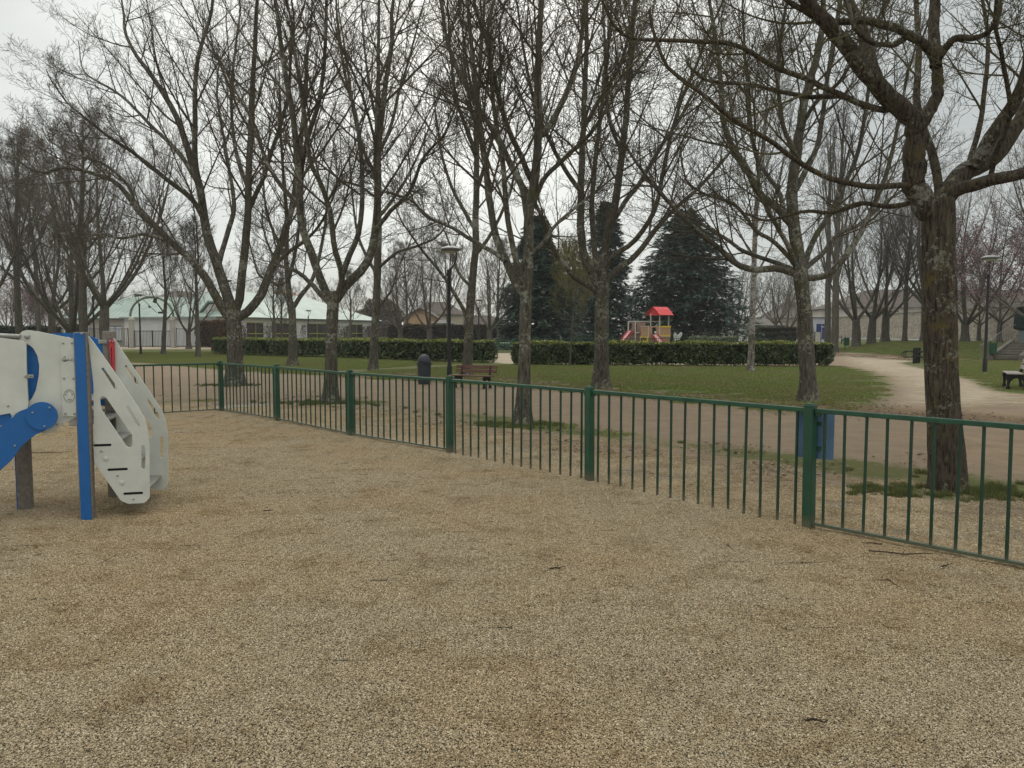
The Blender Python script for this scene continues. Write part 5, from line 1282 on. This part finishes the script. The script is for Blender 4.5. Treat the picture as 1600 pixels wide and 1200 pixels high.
roof = m.build('roof', REDR, ft)
m = MB()
for xe in (-hl, hl):
    pv = [(*rot2(xe, y * .93), z - .03) for y, z in prof] + [(*rot2(xe + .03, y * .93), z - .03) for y, z in prof]; n = len(prof)
    m.add(pv, [tuple(range(n)), tuple(range(2 * n - 1, n - 1, -1))] + [(i, (i + 1) % n, n + (i + 1) % n, n + i) for i in range(n)])
m.build('gable', REDR, roof)
fbox('wall_panel', 1028.8, 1045.7, 510.5, 524, -.52, .04, TANP); fbox('trim', 1028.6, 1046.4, 509.4, 511.8, -.56, .04, YEL); fbox('trim', 1028.6, 1046, 523.4, 525.3, -.56, .04, YEL)
fbox('lower_panel', 1028.8, 1045.5, 526, 538, -.50, .04, TANP); fbox('rail', 1028.8, 1046, 525.3, 526.3, -.56, .04, ALU)
fbox('panel', 999.5, 1011, 510.5, 526, -.56, .04, TANP); fbox('trim', 999, 1011.5, 509.5, 510.6, -.6, .05, ALU)
mm = MB(); mm.plate([(fx(1011.5), fz_(509.5)), (fx(1028.6), fz_(509.5)), (fx(1028.6), fz_(537)), (fx(1011.5), fz_(537))], lambda a, b_, o_: (a, -.50 + o_, b_), 0, .04, [[(fx(1017.5), fz_(511.5)), (fx(1024), fz_(511.5)), (fx(1024), fz_(524)), (fx(1017.5), fz_(524))]]); mm.build('doorway_panel', TANP, ft)
mm = MB(); mm.plate([(fx(982), fz_(503.5)), (fx(1009), fz_(503.5)), (fx(1009), fz_(520)), (fx(982), fz_(520))], lambda a, b_, o_: (a, .1 + o_, b_), 0, .04,
    [[(fx(983.5), fz_(505)), (fx(988), fz_(505)), (fx(988), fz_(515)), (fx(983.5), fz_(515))], [(fx(993), fz_(505)), (fx(995.5), fz_(505)), (fx(995.5), fz_(518)), (fx(993), fz_(518))]]); mm.build('panel', BRNP, ft)
fbox('lower_panel', 982, 1010, 520.5, 538, .3, .04, BRNP)
fbox('rail', 981, 1030, 501.6, 502.8, .1, .06, ALU); fbox('rail', 991, 998, 519, 520.3, -.45, .06, ALU)
mm = MB(); mm.plate([(fx(998), fz_(526)), (fx(1011), fz_(526)), (fx(1011), fz_(536)), (fx(998), fz_(536))], lambda a, b_, o_: (a, -.62 + o_, b_), 0, .04, [[(fx(1000), fz_(527.3)), (fx(1008), fz_(527.3)), (fx(1008), fz_(532)), (fx(1000), fz_(532))]]); mm.build('window_panel', YEL, ft)
def slide(p0, p1, w, name='slide'):
    p0, p1 = Vector(p0), Vector(p1); d = p1 - p0; q = Vector((-d.y, d.x, 0)).normalized() * w / 2; m = MB(); bed = MB(); K = 12; pts = []
    for k in range(K + 1):
        t = k / K; pts.append(p0 + d * t + Vector((0, 0, (p0.z - p1.z) * (.06 * math.sin(t * math.pi * 2) - .10 * math.sin(t * math.pi)))))
    for sg in (-1, 1):
        V, F = [], []
        for p in pts:
            for o_ in (0, .05):
                for zz in (-.08, .17): V.append(p + q * sg * (1 + o_) + Vector((0, 0, zz)))
        for k in range(K):
            b_ = 4 * k; F += [(b_, b_ + 1, b_ + 5, b_ + 4), (b_ + 2, b_ + 3, b_ + 7, b_ + 6), (b_ + 1, b_ + 3, b_ + 7, b_ + 5), (b_, b_ + 2, b_ + 6, b_ + 4)]
        m.add(V, F)
    so_ = m.build(name, RED, ft)
    V, F = [], []
    for p in pts: V += [p + q * .98, p - q * .98, p + q * .98 - Vector((0, 0, .04)), p - q * .98 - Vector((0, 0, .04))]
    for k in range(K): b_ = 4 * k; F += [(b_, b_ + 1, b_ + 5, b_ + 4), (b_ + 2, b_ + 3, b_ + 7, b_ + 6)]
    bed.add(V, F); bed.build('slide_bed', painted('pale_slide_bed', (.55, .36, .34), .35, .1, .4), so_)
slide((fx(985), -.3, fz_(517)), (fx(957), -1.3, .2), .55)
slide((fx(1020), -.55, fz_(523)), (fx(1034), -2.6, .2), .55)
# spring rider: white and black, beside the tower
sr = at(1060, 519, 69.5); rt = empty('spring_rider', (sr[0], sr[1], 0), R(20), 'small white and black spring rider right of the red roofed play tower', 'spring toy')
m = MB(); m.plate(rounded([(-.45, .75), (-.5, 1.35), (-.35, 1.6), (-.2, 1.45), (-.05, 1.3), (.15, 1.5), (.34, 1.62), (.4, 1.4), (.2, 1.1), (.1, .9)], .05), lambda a, b_, o_: (a, o_, b_), -.04, .04); m.build('body', WHITE, rt)
m = MB(); m.tube([(-.15 + .1 * math.cos(k * .9), .1 * math.sin(k * .9), .04 + k * .022) for k in range(34)], .02, 6); m.build('spring', BLACKM, rt)
m = MB(); m.box((-.1, 0, .86), (.4, .3, .05)); m.tube([(-.3, -.2, 1.2), (-.3, .2, 1.2)], .02, 6); m.build('seat', BLACKM, rt)

# ------------------------------------------------------------------ school with the green roof (left)
def wallm(name, a, b, s=1.0, bmp=.2):
    m = Mat(name, a, .9, .15); co = m.co('World'); n = m.noise(co, .5 * s, 6, .6); n2 = m.noise(co, 7 * s, 4, .6)
    m.col(m.mix(m.ramp(n2, [(.35, 0.0), (.7, .5)]), m.ramp(n, [(.35, a), (.68, b)]), tuple(.8 * x for x in a))); m.bump(n2, bmp, .02); return m.m
CREAM = wallm('cream_render', (.42, .40, .35), (.56, .54, .48)); WHITEW = wallm('white_render', (.56, .56, .53), (.70, .70, .67))
CR2 = wallm('beige_render', (.36, .32, .25), (.46, .42, .33))
RM = Mat('green_sheet_roof', (.2, .33, .27), .6, .3); co = RM.co('Object'); wv = N(RM.t, 'ShaderNodeTexWave', wave_type='BANDS', bands_direction='X'); RM.L(co, wv.inputs[0]); wv.inputs['Scale'].default_value = .52; wv.inputs['Distortion'].default_value = 0
nz = RM.noise(co, .6, 5, .6); rc = RM.ramp(nz, [(.35, (.225, .285, .245)), (.68, (.30, .365, .325))])
RM.col(RM.mix(RM.ramp(wv.outputs['Fac'], [(.90, 0.0), (.97, .55)]), rc, (.09, .17, .13))); GROOF = RM.m
TILE = wallm('brown_tiles', (.075, .062, .052), (.125, .105, .09), 2); TILEG = wallm('grey_brown_tiles', (.11, .098, .088), (.17, .15, .135), 2)
GLASS = painted('dark_window', (.018, .018, .016), .15, .2, .5); SHUT = painted('white_shutter', (.62, .66, .70), .5, .08, .3, 0, 3); MULL = painted('yellow_mullion', (.36, .34, .05), .5, .2, .3)
TRIM = painted('grey_fascia', (.10, .12, .11), .5, .2, .3)
def block(name, label, cat, p0, p1, depth, zw, ridge, wallmat, roofmat, windows=(), hip=1.5, over=.4, zb=0.0, ridge_off=.5):
    """front wall from p0 to p1 (world xy); local x along the front, y into the building"""
    p0 = np.array(p0, float); p1 = np.array(p1, float); L = float(np.linalg.norm(p1 - p0)); a = math.atan2(*(p1 - p0)[::-1])
    rt = empty(name, (*p0, zb), a, label, cat)
    m = MB(); m.box((L / 2, depth / 2, zw / 2), (L, depth, zw)); m.build('wall', wallmat, rt)
    e = over; zr_ = ridge; my = depth * ridge_off
    V = [(-e, -e, zw - .05), (L + e, -e, zw - .05), (L + e, depth + e, zw - .05), (-e, depth + e, zw - .05), (hip, my, zr_), (L - hip, my, zr_),
         (-e, -e, zw + .1), (L + e, -e, zw + .1), (L + e, depth + e, zw + .1), (-e, depth + e, zw + .1)]
    m = MB(); m.add(V, [(0, 1, 7, 6), (1, 2, 8, 7), (2, 3, 9, 8), (3, 0, 6, 9), (6, 7, 5, 4), (8, 9, 4, 5), (7, 8, 5), (9, 6, 4), (0, 3, 2, 1)]); rf = m.build('roof', roofmat, rt)
    m = MB(); m.box((L / 2, -e - .06, zw + .03), (L + 2 * e, .12, .14)); m.build('gutter', TRIM, rf)
    for (x0, x1, z0, z1, wm, fr) in windows:
        m = MB(); m.box(((x0 + x1) / 2, -.02, (z0 + z1) / 2), (x1 - x0, .10, z1 - z0)); wo = m.build('window', wm, rt)
        m = MB(); t_ = .09
        for c_, d_ in (((x0 + x1) / 2, x1 - x0), ): 
            m.box((c_, -.085, z1), (d_ + .1, .06, t_)); m.box((c_, -.085, z0), (d_ + .1, .08, t_))
        m.box(((x0 + x1) / 2, -.085, (z0 + z1) / 2), (t_ * .8, .05, z1 - z0 - t_))
        m.build('window_frame', fr, wo)
        if fr is MULL:
            m = MB(); m.box(((x0 + x1) / 2, -.12, z0 + (z1 - z0) * .45), (x1 - x0, .04, .10)); m.build('sill_bar', fr, wo)
    return rt
YS = 97.0
def sx(px): return float((at(px, 519, YS) - at(88, 519, YS))[0])
wins = [(sx(100), sx(112), .3, 2.7, GLASS, WHITEW), (sx(126), sx(140), 1.2, 2.7, SHUT, TRIM), (sx(171), sx(190), .5, 2.35, SHUT, TRIM), (sx(210), sx(252), .35, 2.85, SHUT, TRIM), (sx(272), sx(290), .35, 2.75, SHUT, TRIM)]
sc1 = block('school_building', 'long low school wing with a pale green sheet roof, left of the gable', 'building', at(88, 519, YS)[:2], at(330, 519, YS)[:2], 13, 3.25, 6.3, CREAM, GROOF, wins, 6)
m = MB(); m.box((sx(280), -.06, .28), (sx(330) - sx(160), .04, .32)); m.build('skirting', MULL, sc1)
# recessed porch posts
for px in (100, 122, 136): m = MB(); m.box((sx(px) + .3, -.35, 1.55), (.18, .18, 3.1)); m.build('pillar', WHITEW, sc1)
p0 = at(338, 519, 88)[:2]; p1 = at(592, 519, 121)[:2]; Lr = float(np.linalg.norm(p1 - p0))
def sw(px):      # position along the receding front for a photo column
    d = ray(px, 519)[:2]; e = (p1 - p0) / Lr; t = (p0[0] * d[1] - p0[1] * d[0]) / (e[1] * d[0] - e[0] * d[1]); return float(t)
wins = [(sw(a_), sw(b_), .35, 2.75, GLASS, MULL) for a_, b_ in ((386, 411), (425, 455), (480, 509), (547, 566))]
sc2 = block('school_building', 'white school wing with dark yellow barred windows and a green roof, right of the gable', 'building', p0, p1, 14, 3.3, 7.0, WHITEW, GROOF, wins, 9, ridge_off=.55)
# gable face between the wings
gp0, gp1 = at(308, 519, 90)[:2], at(362, 519, 90)[:2]; Lg_ = float(np.linalg.norm(gp1 - gp0)); gr = empty('school_gable', (*gp0, 0), 0, 'white gable front of the school between its two green roofed wings', 'building')
m = MB(); m.plate([(0, 0), (Lg_, 0), (Lg_, 3.5), (Lg_ * .62, 4.9), (Lg_ * .38, 4.9), (0, 3.0)], lambda a, b_, o_: (a, o_, b_), 0, 8); m.build('wall', WHITEW, gr)
m = MB(); m.plate([(-.3, 3.0), (Lg_ * .36, 5.05), (Lg_ * .64, 5.05), (Lg_ + .3, 3.55), (Lg_ + .3, 3.75), (Lg_ * .65, 5.25), (Lg_ * .35, 5.25), (-.3, 3.2)], lambda a, b_, o_: (a, o_, b_), -.3, 8.2); m.build('roof', GROOF, gr)
m = MB(); m.box((Lg_ * .5, -.05, 3.55), (1.3, .08, .5)); m.build('sign_panel', SHUT, gr)
# climbing ivy panels between the school windows
IVY = leafmat('dry_ivy', (.05, .04, .03), (.12, .10, .075), (.22, .19, .15), .8, .2)
for i, (a_, b_, lab) in enumerate(((371, 385, 'dry climber on the school wall left of its first dark window'), (412, 424, 'dry climber on the school wall between its first and second dark windows'), (456, 479, 'dry climber on the school wall between its second and third dark windows'), (511, 546, 'dry climber on the school wall between its third and fourth dark windows'), (567, 606, 'dry climber at the right end of the school wall'))):
    Ya = 87 + (a_ - 338) / 254 * 33; Yb = 87 + (b_ - 338) / 254 * 33; pa, pb = at(a_, 519, Ya - 1)[:2], at(b_, 519, Yb - 1)[:2]
    rt = empty('climber', (*((pa + pb) / 2), 0), 0, lab, 'climbing plant'); g = np.random.default_rng(200 + i); dd = np.array((*(pb - pa), 0)); Lc = np.linalg.norm(dd)
    n = int(Lc * 14); s0 = g.random(n); P = np.zeros((n, 7, 3)); P[:, 0] = (s0[:, None] - .5) * dd
    for k in range(1, 7): P[:, k] = P[:, k - 1] + np.stack([g.normal(0, .16, n), g.normal(0, .03, n), np.full(n, .40)], -1)
    Vt, Ft = tubes(P, np.full((n, 7), .02), 3); link_mesh('stems', np_mesh('stems', Vt, [Ft]), TWIG, rt)
    m_ = int(Lc * 330); c = P.reshape(-1, 3)[g.integers(0, n * 7, m_)] + g.normal(0, (.14, .04, .14), (m_, 3)); a2 = norm(g.normal(0, 1, (m_, 3)) * (1, .3, 1)); b2 = norm(np.cross(a2, (0, 1, .2))); r_ = .07
    link_mesh('leaves', np_mesh('leaves', np.stack([c - a2 * r_, c + b2 * r_ * .7, c + a2 * r_, c - b2 * r_ * .7], 1).reshape(-1, 3), [np.arange(4 * m_).reshape(-1, 4)]), IVY, rt)
# road gate with stone posts and iron leaves
STONE = wallm('pale_stone', (.36, .34, .31), (.47, .45, .41)); 
YG = 79.0; g0, g1 = at(206, 519, YG), at(270, 519, YG); gl_ = g1[0] - g0[0]
rg = empty('road_gate', (g0[0], g0[1], 0), 0, 'double iron gate between two pale stone posts with an arch above, at the road', 'gate')
for x in (0, gl_):
    m = MB(); m.box((x, 0, 1.4), (.42, .42, 2.8)); po = m.build('gate_post', STONE, rg, bevel=.02); m = MB(); m.box((x, 0, 2.9), (.5, .5, .2)); m.box((x, 0, 3.07), (.36, .36, .16), taper=.4); m.build('cap', CREAM, po)
for s_, e_ in ((.3, gl_ / 2 - .03), (gl_ / 2 + .03, gl_ - .3)):
    m = MB(); w_ = e_ - s_; c = (s_ + e_) / 2; m.box((c, 0, 1.72), (w_, .05, .06)); m.box((c, 0, .12), (w_, .05, .06)); m.box((s_, 0, .92), (.07, .07, 1.7)); m.box((e_, 0, .92), (.07, .07, 1.7)); lf = m.build('gate_leaf', BLACKM, rg)
    m = MB()
    for k in range(1, 12): m.box((s_ + w_ * k / 12, 0, .92), (.028, .028, 1.6))
    m.build('bars', BLACKM, lf)
m = MB(); m.tube([(gl_ / 2 - (gl_ / 2 + .1) * math.cos(a), 0, 3.2 + 2.0 * math.sin(a)) for a in np.linspace(0, math.pi, 30)], .12, 8); m.build('arch', painted('weathered_copper', (.17, .22, .18), .6, .3), rg, smooth=True)
m = MB(); m.tube([(1.3, 0, 4.9), (1.9, 0, 4.3), (2.6, 0, 3.6)], .03, 6); m.box((1.9, 0, 4.2), (.25, .04, .2), ry=.7); m.box((2.5, 0, 4.9), (.35, .05, .65), ry=.3); m.box((3.0, 0, 3.6), (.5, .05, .2)); m.build('ornament', BLACKM, rg)
def iron_fence(name, label, a, b, h, step=2.4, nb=16, mat=BLACKM):
    a = np.array((*a[:2], 0.)); b = np.array((*b[:2], 0.)); L = float(np.linalg.norm(b - a)); ang = math.atan2(*(b - a)[:2][::-1]); rt = empty(name, tuple(a), ang, label, 'fence')
    k = max(1, round(L / step))
    for i in range(k + 1): m = MB(); m.box((L * i / k, 0, h / 2 + .03), (.07, .07, h + .06)); m.build('post', mat, rt)
    for i in range(k):
        m = MB(); x0, x1 = L * i / k + .035, L * (i + 1) / k - .035; m.box(((x0 + x1) / 2, 0, h - .06), (x1 - x0, .04, .05)); m.box(((x0 + x1) / 2, 0, .12), (x1 - x0, .04, .05))
        for j in range(1, nb): m.box((x0 + (x1 - x0) * j / nb, 0, h / 2), (.024, .024, h - .16))
        m.build('panel', mat, rt)
iron_fence('iron_fence', 'black iron fence along the road right of the gate posts', at(276, 519, YG), at(372, 519, 80), 2.0)
iron_fence('iron_fence', 'black iron fence along the road left of the gate posts', at(40, 519, YG), at(200, 519, YG), 2.0)
iron_fence('iron_fence', 'black iron fence in front of the long brown hedge', at(600, 519, 87), at(885, 519, 88), 2.0, 3.2)
# houses behind
ORG = wallm('orange_render', (.38, .25, .15), (.48, .33, .21))
def house(name, label, px0, px1, Y, eave, ridge, depth, wm, rm, gable=False, wins=(), zb=0.0):
    p0 = at(px0, 519, Y)[:2]; p1 = at(px1, 519, Y)[:2]; ze_ = at(800, eave, Y)[2] - zb; zr_ = at(800, ridge, Y)[2] - zb; L = p1[0] - p0[0]
    if not gable: return block(name, label, 'building', p0, p1, depth, ze_, zr_, wm, rm, [(L * a, L * b, ze_ * c_, ze_ * d, GLASS, WHITEW) for a, b, c_, d in wins], min(L * .3, depth * .5), zb=zb)
    rt = empty(name, (*p0, zb), 0, label, 'building')
    m = MB(); m.plate([(0, 0), (L, 0), (L, ze_), (L / 2, zr_), (0, ze_)], lambda a, b_, o_: (a, o_, b_), 0, depth); m.build('wall', wm, rt)
    m = MB(); m.plate([(-.5, ze_ - .3), (L / 2, zr_ + .02), (L + .5, ze_ - .3), (L + .5, ze_ - .05), (L / 2, zr_ + .3), (-.5, ze_ - .05)], lambda a, b_, o_: (a, o_, b_), -.5, depth + .3); m.build('roof', rm, rt)
    for a, b, c_, d in wins: m = MB(); m.box((L * (a + b) / 2, -.03, ze_ * (c_ + d) / 2), (L * (b - a), .08, ze_ * (d - c_))); m.build('window', GLASS, rt)
    return rt
house('house', 'orange rendered house with a gable, seen between bare trees', 631, 684, 128, 498, 483, 9, ORG, TILE, True, [(.12, .22, .50, .80)])
house('house', 'brown roofed house right behind the orange gabled one', 640, 722, 146, 492, 470, 10, CR2, TILE)
house('house', 'white walled low house beyond the brown hedge, right of the nearest lamp pole', 676, 700, 118, 506, 499, 8, WHITEW, TILEG)
house('house', 'long dark roofed house left of the cedars', 715, 790, 150, 508, 492, 9, CR2, TILE)
house('house', 'dark hipped roof peeping over the green school roof', 232, 290, 135, 470, 452, 12, CR2, TILEG)
house('house', 'orange tiled roof peeping over the right school wing', 412, 455, 160, 468, 451, 12, CR2, wallm('orange_tiles', (.26, .13, .08), (.38, .21, .14), 2))
house('house', 'low grey roofed house near the round hedge', 1150, 1222, 132, 509, 494, 9, WHITEW, TILEG)
house('house', 'cream house with brown roof behind the blue door', 1216, 1300, 150, 497, 470, 12, CR2, TILEG, zb=0)
lh = house('long_house', 'long cream building with a brown roof and small white framed windows behind the stone wall', 1318, 1700, 128, 481, 449, 14, CREAM, TILE, False, [(.105, .125, .70, .90), (.18, .197, .74, .92), (.205, .222, .74, .92), (.34, .36, .7, .9), (.5, .52, .7, .9)])
sh = empty('tree_clump', (at(592, 519, 150)[0], 150, 0), 0, 'dark brown rounded evergreen crown behind the right end of the school', 'tree')
g = np.random.default_rng(5); n = 16000; dv = norm(g.normal(0, 1, (n, 3))); rr_ = g.random((n, 1)) ** .25; c = dv * rr_ * (4.3, 4, 4.3) * (1 + .12 * np.sin(dv[:, :1] * 7 + dv[:, 2:] * 5)) + (0, 0, 3.6); c[:, 2] = np.abs(c[:, 2]); a2 = norm(g.normal(0, 1, (n, 3))); b2 = norm(np.cross(a2, g.normal(0, 1, (n, 3)))); r_ = .22
link_mesh('crown', np_mesh('crown', np.stack([c - a2 * r_, c + b2 * r_, c + a2 * r_, c - b2 * r_], 1).reshape(-1, 3), [np.arange(4 * n).reshape(-1, 4)]), leafmat('russet_crown', (.06, .048, .038), (.11, .088, .070), (.17, .135, .11), .8), sh)
m = MB(); m.tube([(0, 0, 0), (0, 0, 4)], [.3, .15], 8); m.build('trunk', BARK_FAR, sh)

# ------------------------------------------------------------------ old stone wall on the right
WM = Mat('rubble_stone', (.3, .26, .2), .95, .1); co = WM.co('World', (1, 1, 1.7)); vc = WM.voro(co, 2.9, 'F1', 'Color'); ve = WM.voro(co, 2.9, 'DISTANCE_TO_EDGE'); s_ = N(WM.t, 'ShaderNodeSeparateColor'); WM.L(vc, s_.inputs[0])
wc_ = WM.ramp(s_.outputs[0], [(0, (.22, .19, .145)), (.5, (.33, .29, .225)), (1, (.43, .385, .31))]); wc_ = WM.mix(WM.ramp(ve, [(.02, .55), (.09, 0.0)]), wc_, (.37, .33, .27))
wn = WM.noise(WM.co('World'), .35, 6, .65); wc_ = WM.mix(WM.ramp(wn, [(.45, 0.0), (.7, .6)]), wc_, (.25, .22, .17)); hl_ = WM.noise(WM.co('World'), 5.0, 3); wc_ = WM.mix(WM.ramp(hl_, [(.66, 0.0), (.71, .8)]), wc_, (.07, .06, .045))
WM.col(wc_); WM.bump(WM.math('ADD', ve, hl_), .7, .05)
COP = wallm('mossy_coping', (.09, .08, .06), (.17, .155, .12), 4)
WP = [(36.5, 34), (41, 62), (44.5, 90), (47.8, 113.0)]; WP2 = [(47.6, 116.5), (49.0, 132), (40, 140), (30, 146)]
def stone_wall(label, W, hs):
    rt = empty('stone_wall', (*W[0], 0), 0, label, 'wall'); o_ = np.array((*W[0], 0))
    ml_, mc = MB(), MB()
    for (a, b), (h0, h1) in zip(zip(W[:-1], W[1:]), zip(hs[:-1], hs[1:])):
        a = np.array((*a, 0.)) - o_; b = np.array((*b, 0.)) - o_; d = (b - a) / np.linalg.norm(b - a); q = np.array((-d[1], d[0], 0)) * .22
        for mb, k, z0, z1, e in ((ml_, 1, .3, 0, 0), (mc, 1.35, 0, .14, .0)):
            q2 = q * k; V = []
            for p, h in ((a, h0), (b, h1)):
                zb_, zt = (z0, h) if mb is ml_ else (h + .001, h + z1)
                V += [p - q2 + (0, 0, zb_), p + q2 + (0, 0, zb_), p + q2 * (1 if mb is ml_ else .55) + (0, 0, zt), p - q2 * (1 if mb is ml_ else .55) + (0, 0, zt)]
            mb.add(V, [(0, 1, 2, 3), (7, 6, 5, 4), (0, 4, 5, 1), (1, 5, 6, 2), (2, 6, 7, 3), (3, 7, 4, 0)])
    w_ = ml_.build('masonry', WM.m, rt); mc.build('coping', COP, rt); return rt
stone_wall('old rubble stone wall with mossy coping beyond the right hand grass bank', WP, [3.75, 3.72, 3.72, 3.7])
stone_wall('far end of the old stone wall left of the blue door', WP2, [3.7, 3.4, 3.3, 3.2])
# blue door in a pale surround where the wall turns
db = at(1285, 519, 116); ddr = empty('blue_door', (db[0], db[1], .80), R(-6), 'blue double door in a pale surround set in the far stone wall', 'door')
LAV = wallm('lavender_render', (.42, .43, .48), (.52, .53, .58)); BLD = painted('blue_door_paint', (.018, .030, .16), .45, .15, .3, 0, 2)
m = MB(); m.plate([(-1.5, -.3), (1.5, -.3), (1.5, 2.95), (-1.5, 2.95)], lambda a, b_, o_: (a, o_, b_), 0, .5, [[(-.9, -.28), (.78, -.28), (.78, 2.05), (-.9, 2.05)]]); m.build('surround', LAV, ddr)
m = MB(); m.box((-.06, .2, .87), (1.66, .06, 2.3)); m.build('door_leaf', BLD, ddr); m = MB(); m.box((-.06, .16, .87), (.05, .04, 2.2)); m.box((.1, .16, 1.6), (.5, .02, .12)); m.build('door_plate', SHUT, ddr)
m = MB(); m.box((0, .2, 3.0), (3.2, .8, .12)); m.build('coping', COP, ddr)
# white notice board
p = at(1278, 519, 90); nb_ = empty('notice_board', (p[0], p[1], float(height(p[0], p[1]))), 0, 'cream notice board on dark posts beyond the right end of the hedge', 'sign')
m = MB(); m.box((0, 0, .85), (.62, .05, 1.15)); m.build('board', CREAM, nb_)
m = MB(); m.box((.36, 0, .75), (.09, .09, 1.5)); m.box((-.36, 0, .75), (.09, .09, 1.5)); m.build('posts', BLACKM, nb_)
# thin white topped marker post near the bike rack
p = at(1444.5, 519, 44); mk = empty('marker_post', (p[0], p[1], float(height(p[0], p[1]))), 0, 'thin pole with a narrow white plate behind the bike rack', 'sign')
m = MB(); m.tube([(0, 0, 0), (0, 0, 2.3)], .025, 8); m.build('pole', BLACKM, mk); m = MB(); m.box((0, -.03, 2.0), (.07, .02, .62)); m.build('plate', SHUT, mk)
# steps up the bank with a handrail, and the cabin at the top
st0 = np.array((*at(1574, 519, 42.5)[:2], .12)); sd = np.array((.70, .71, 0)); sq = np.array((-.71, .70, 0))
st = empty('stone_steps', tuple(st0), 0, 'worn concrete steps climbing the grass bank at the right border', 'steps'); CON = wallm('worn_concrete', (.10, .092, .078), (.17, .155, .13), 4)
ang = math.atan2(sd[1], sd[0])
m = MB()
for k in range(6): c = sd * (k * .75 + .4); m.box((c[0], c[1], .07 + k * .14), (.80, 1.2, .20), ang)
m.build('treads', CON, st)
for sg in (-1, 1):
    m = MB(); c0 = sq * sg * .72; V = []
    for tt_ in (-.2, 4.9):
        for o_, z_ in ((-.11, -.3), (.11, -.3), (.11, .22), (-.11, .22)): p = c0 + sd * tt_ + sq * o_; V.append((p[0], p[1], z_ + max(tt_, 0) * .175))
    m.add(V, [(0, 1, 2, 3), (7, 6, 5, 4), (0, 4, 5, 1), (1, 5, 6, 2), (2, 6, 7, 3), (3, 7, 4, 0)]); m.build('side_kerb', CON, st)
hr = empty('hand_rail', tuple(st0), 0, 'thin grey metal handrail beside the steps on the bank', 'railing'); m = MB(); c0 = sq * .95
def hp(t, z): p = c0 + sd * t; return (p[0], p[1], z + max(t, 0) * .175)
m.tube([hp(-1.4, .75), hp(.2, .95), hp(4.9, .98), hp(6.5, .8)], .016, 6)
for k in range(12): t = -1.3 + k * .62; m.tube([hp(t, -.05), hp(t, .93)], .011, 5)
m.build('rail', LAMPG, hr)
cb = np.array((*at(1618, 519, 52)[:2], .86)); TEAL = painted('dark_teal_paint', (.010, .035, .038), .4, .2, .4, 0, 3)
kb = empty('green_cabin', tuple(cb), R(-12), 'dark green cabin with a pale window at the right border by the stone wall', 'cabin')
m = MB(); m.plate(rounded([(-.75, .95), (.3, .7), (1.8, .9), (1.8, 2.45), (-.55, 2.45), (-.72, 1.9)], .15), lambda a, b_, o_: (a, o_, b_), 0, 1.6); m.build('body', TEAL, kb)
m = MB(); m.box((.6, .8, 2.52), (2.9, 2.0, .08)); m.build('roof', painted('pale_roof_edge', (.4, .4, .38), .6, .2), kb)
m = MB(); m.box((-.22, -.02, 1.75), (.34, .05, .62)); m.box((.22, -.02, 1.70), (.34, .05, .50)); m.build('window', painted('milky_pane', (.22, .27, .22), .3, .2), kb)
m = MB(); m.box((.5, .5, .40), (2.3, 1.0, .9)); m.build('base', painted('blue_grey_base', (.22, .27, .29), .6, .3), kb)
# ------------------------------------------------------------------ small sticks on the gravel
STK = painted('stick_bark', (.045, .032, .024), .9, .3, .1)
for i, (px, py, L, a, lab) in enumerate([(1408, 873, .42, -8, 'longest dry stick on the gravel in front of the right end of the railing'), (72, 712, .62, 4, 'dry twig on the gravel behind the leg of the blue arch'), (1478, 893, .12, 30, 'short twig on the gravel near the right border, under the railing'),
        (870, 897, .10, 12, 'short dark twig lying in the middle of the gravel'), (1362, 858, .14, 160, 'small twig left of the longest stick on the gravel'), (420, 805, .09, 20, 'tiny dark twig on the gravel right of the near play tower'), (1275, 1142, .09, -5, 'short twig at the bottom right of the gravel')]):
    p = gnd(px, py); rt = MB(); g = np.random.default_rng(i + 3); q = []
    for k in range(7): t = k / 6 - .5; q.append((L * t, g.normal(0, .03) * L, .040 + .008 * g.random()))
    rt.tube(q, [.0045, .005, .005, .0045, .004, .003, .002], 6)
    if L > .3: rt.tube([q[3], (L * .1, L * .12, .055)], [.003, .0015], 5)
    o_ = rt.build('stick', STK, None, loc=(p[0], p[1], 0)); o_.rotation_euler = (0, 0, R(a)); tag(o_, lab, 'stick')
print('polys', sum(len(o.data.polygons) for o in bpy.data.objects if o.type == 'MESH'))

# ------------------------------------------------------------------ damp air
hz = MB().box((20, 95, 24), (420, 330, 50)).build('haze', None); hz.data.materials.clear()
hm = bpy.data.materials.new('haze'); hm.use_nodes = True; t = hm.node_tree; t.nodes.clear()
o_ = N(t, 'ShaderNodeOutputMaterial'); pv = N(t, 'ShaderNodeVolumePrincipled'); pv.inputs['Density'].default_value = .00045; pv.inputs['Color'].default_value = (.86, .87, .88, 1); t.links.new(pv.outputs[0], o_.inputs['Volume'])
hz.data.materials.append(hm); tag(hz, kind='stuff'); hz['label'] = 'thin damp haze over the park'; hz['category'] = 'haze'; hz.display_type = 'WIRE'
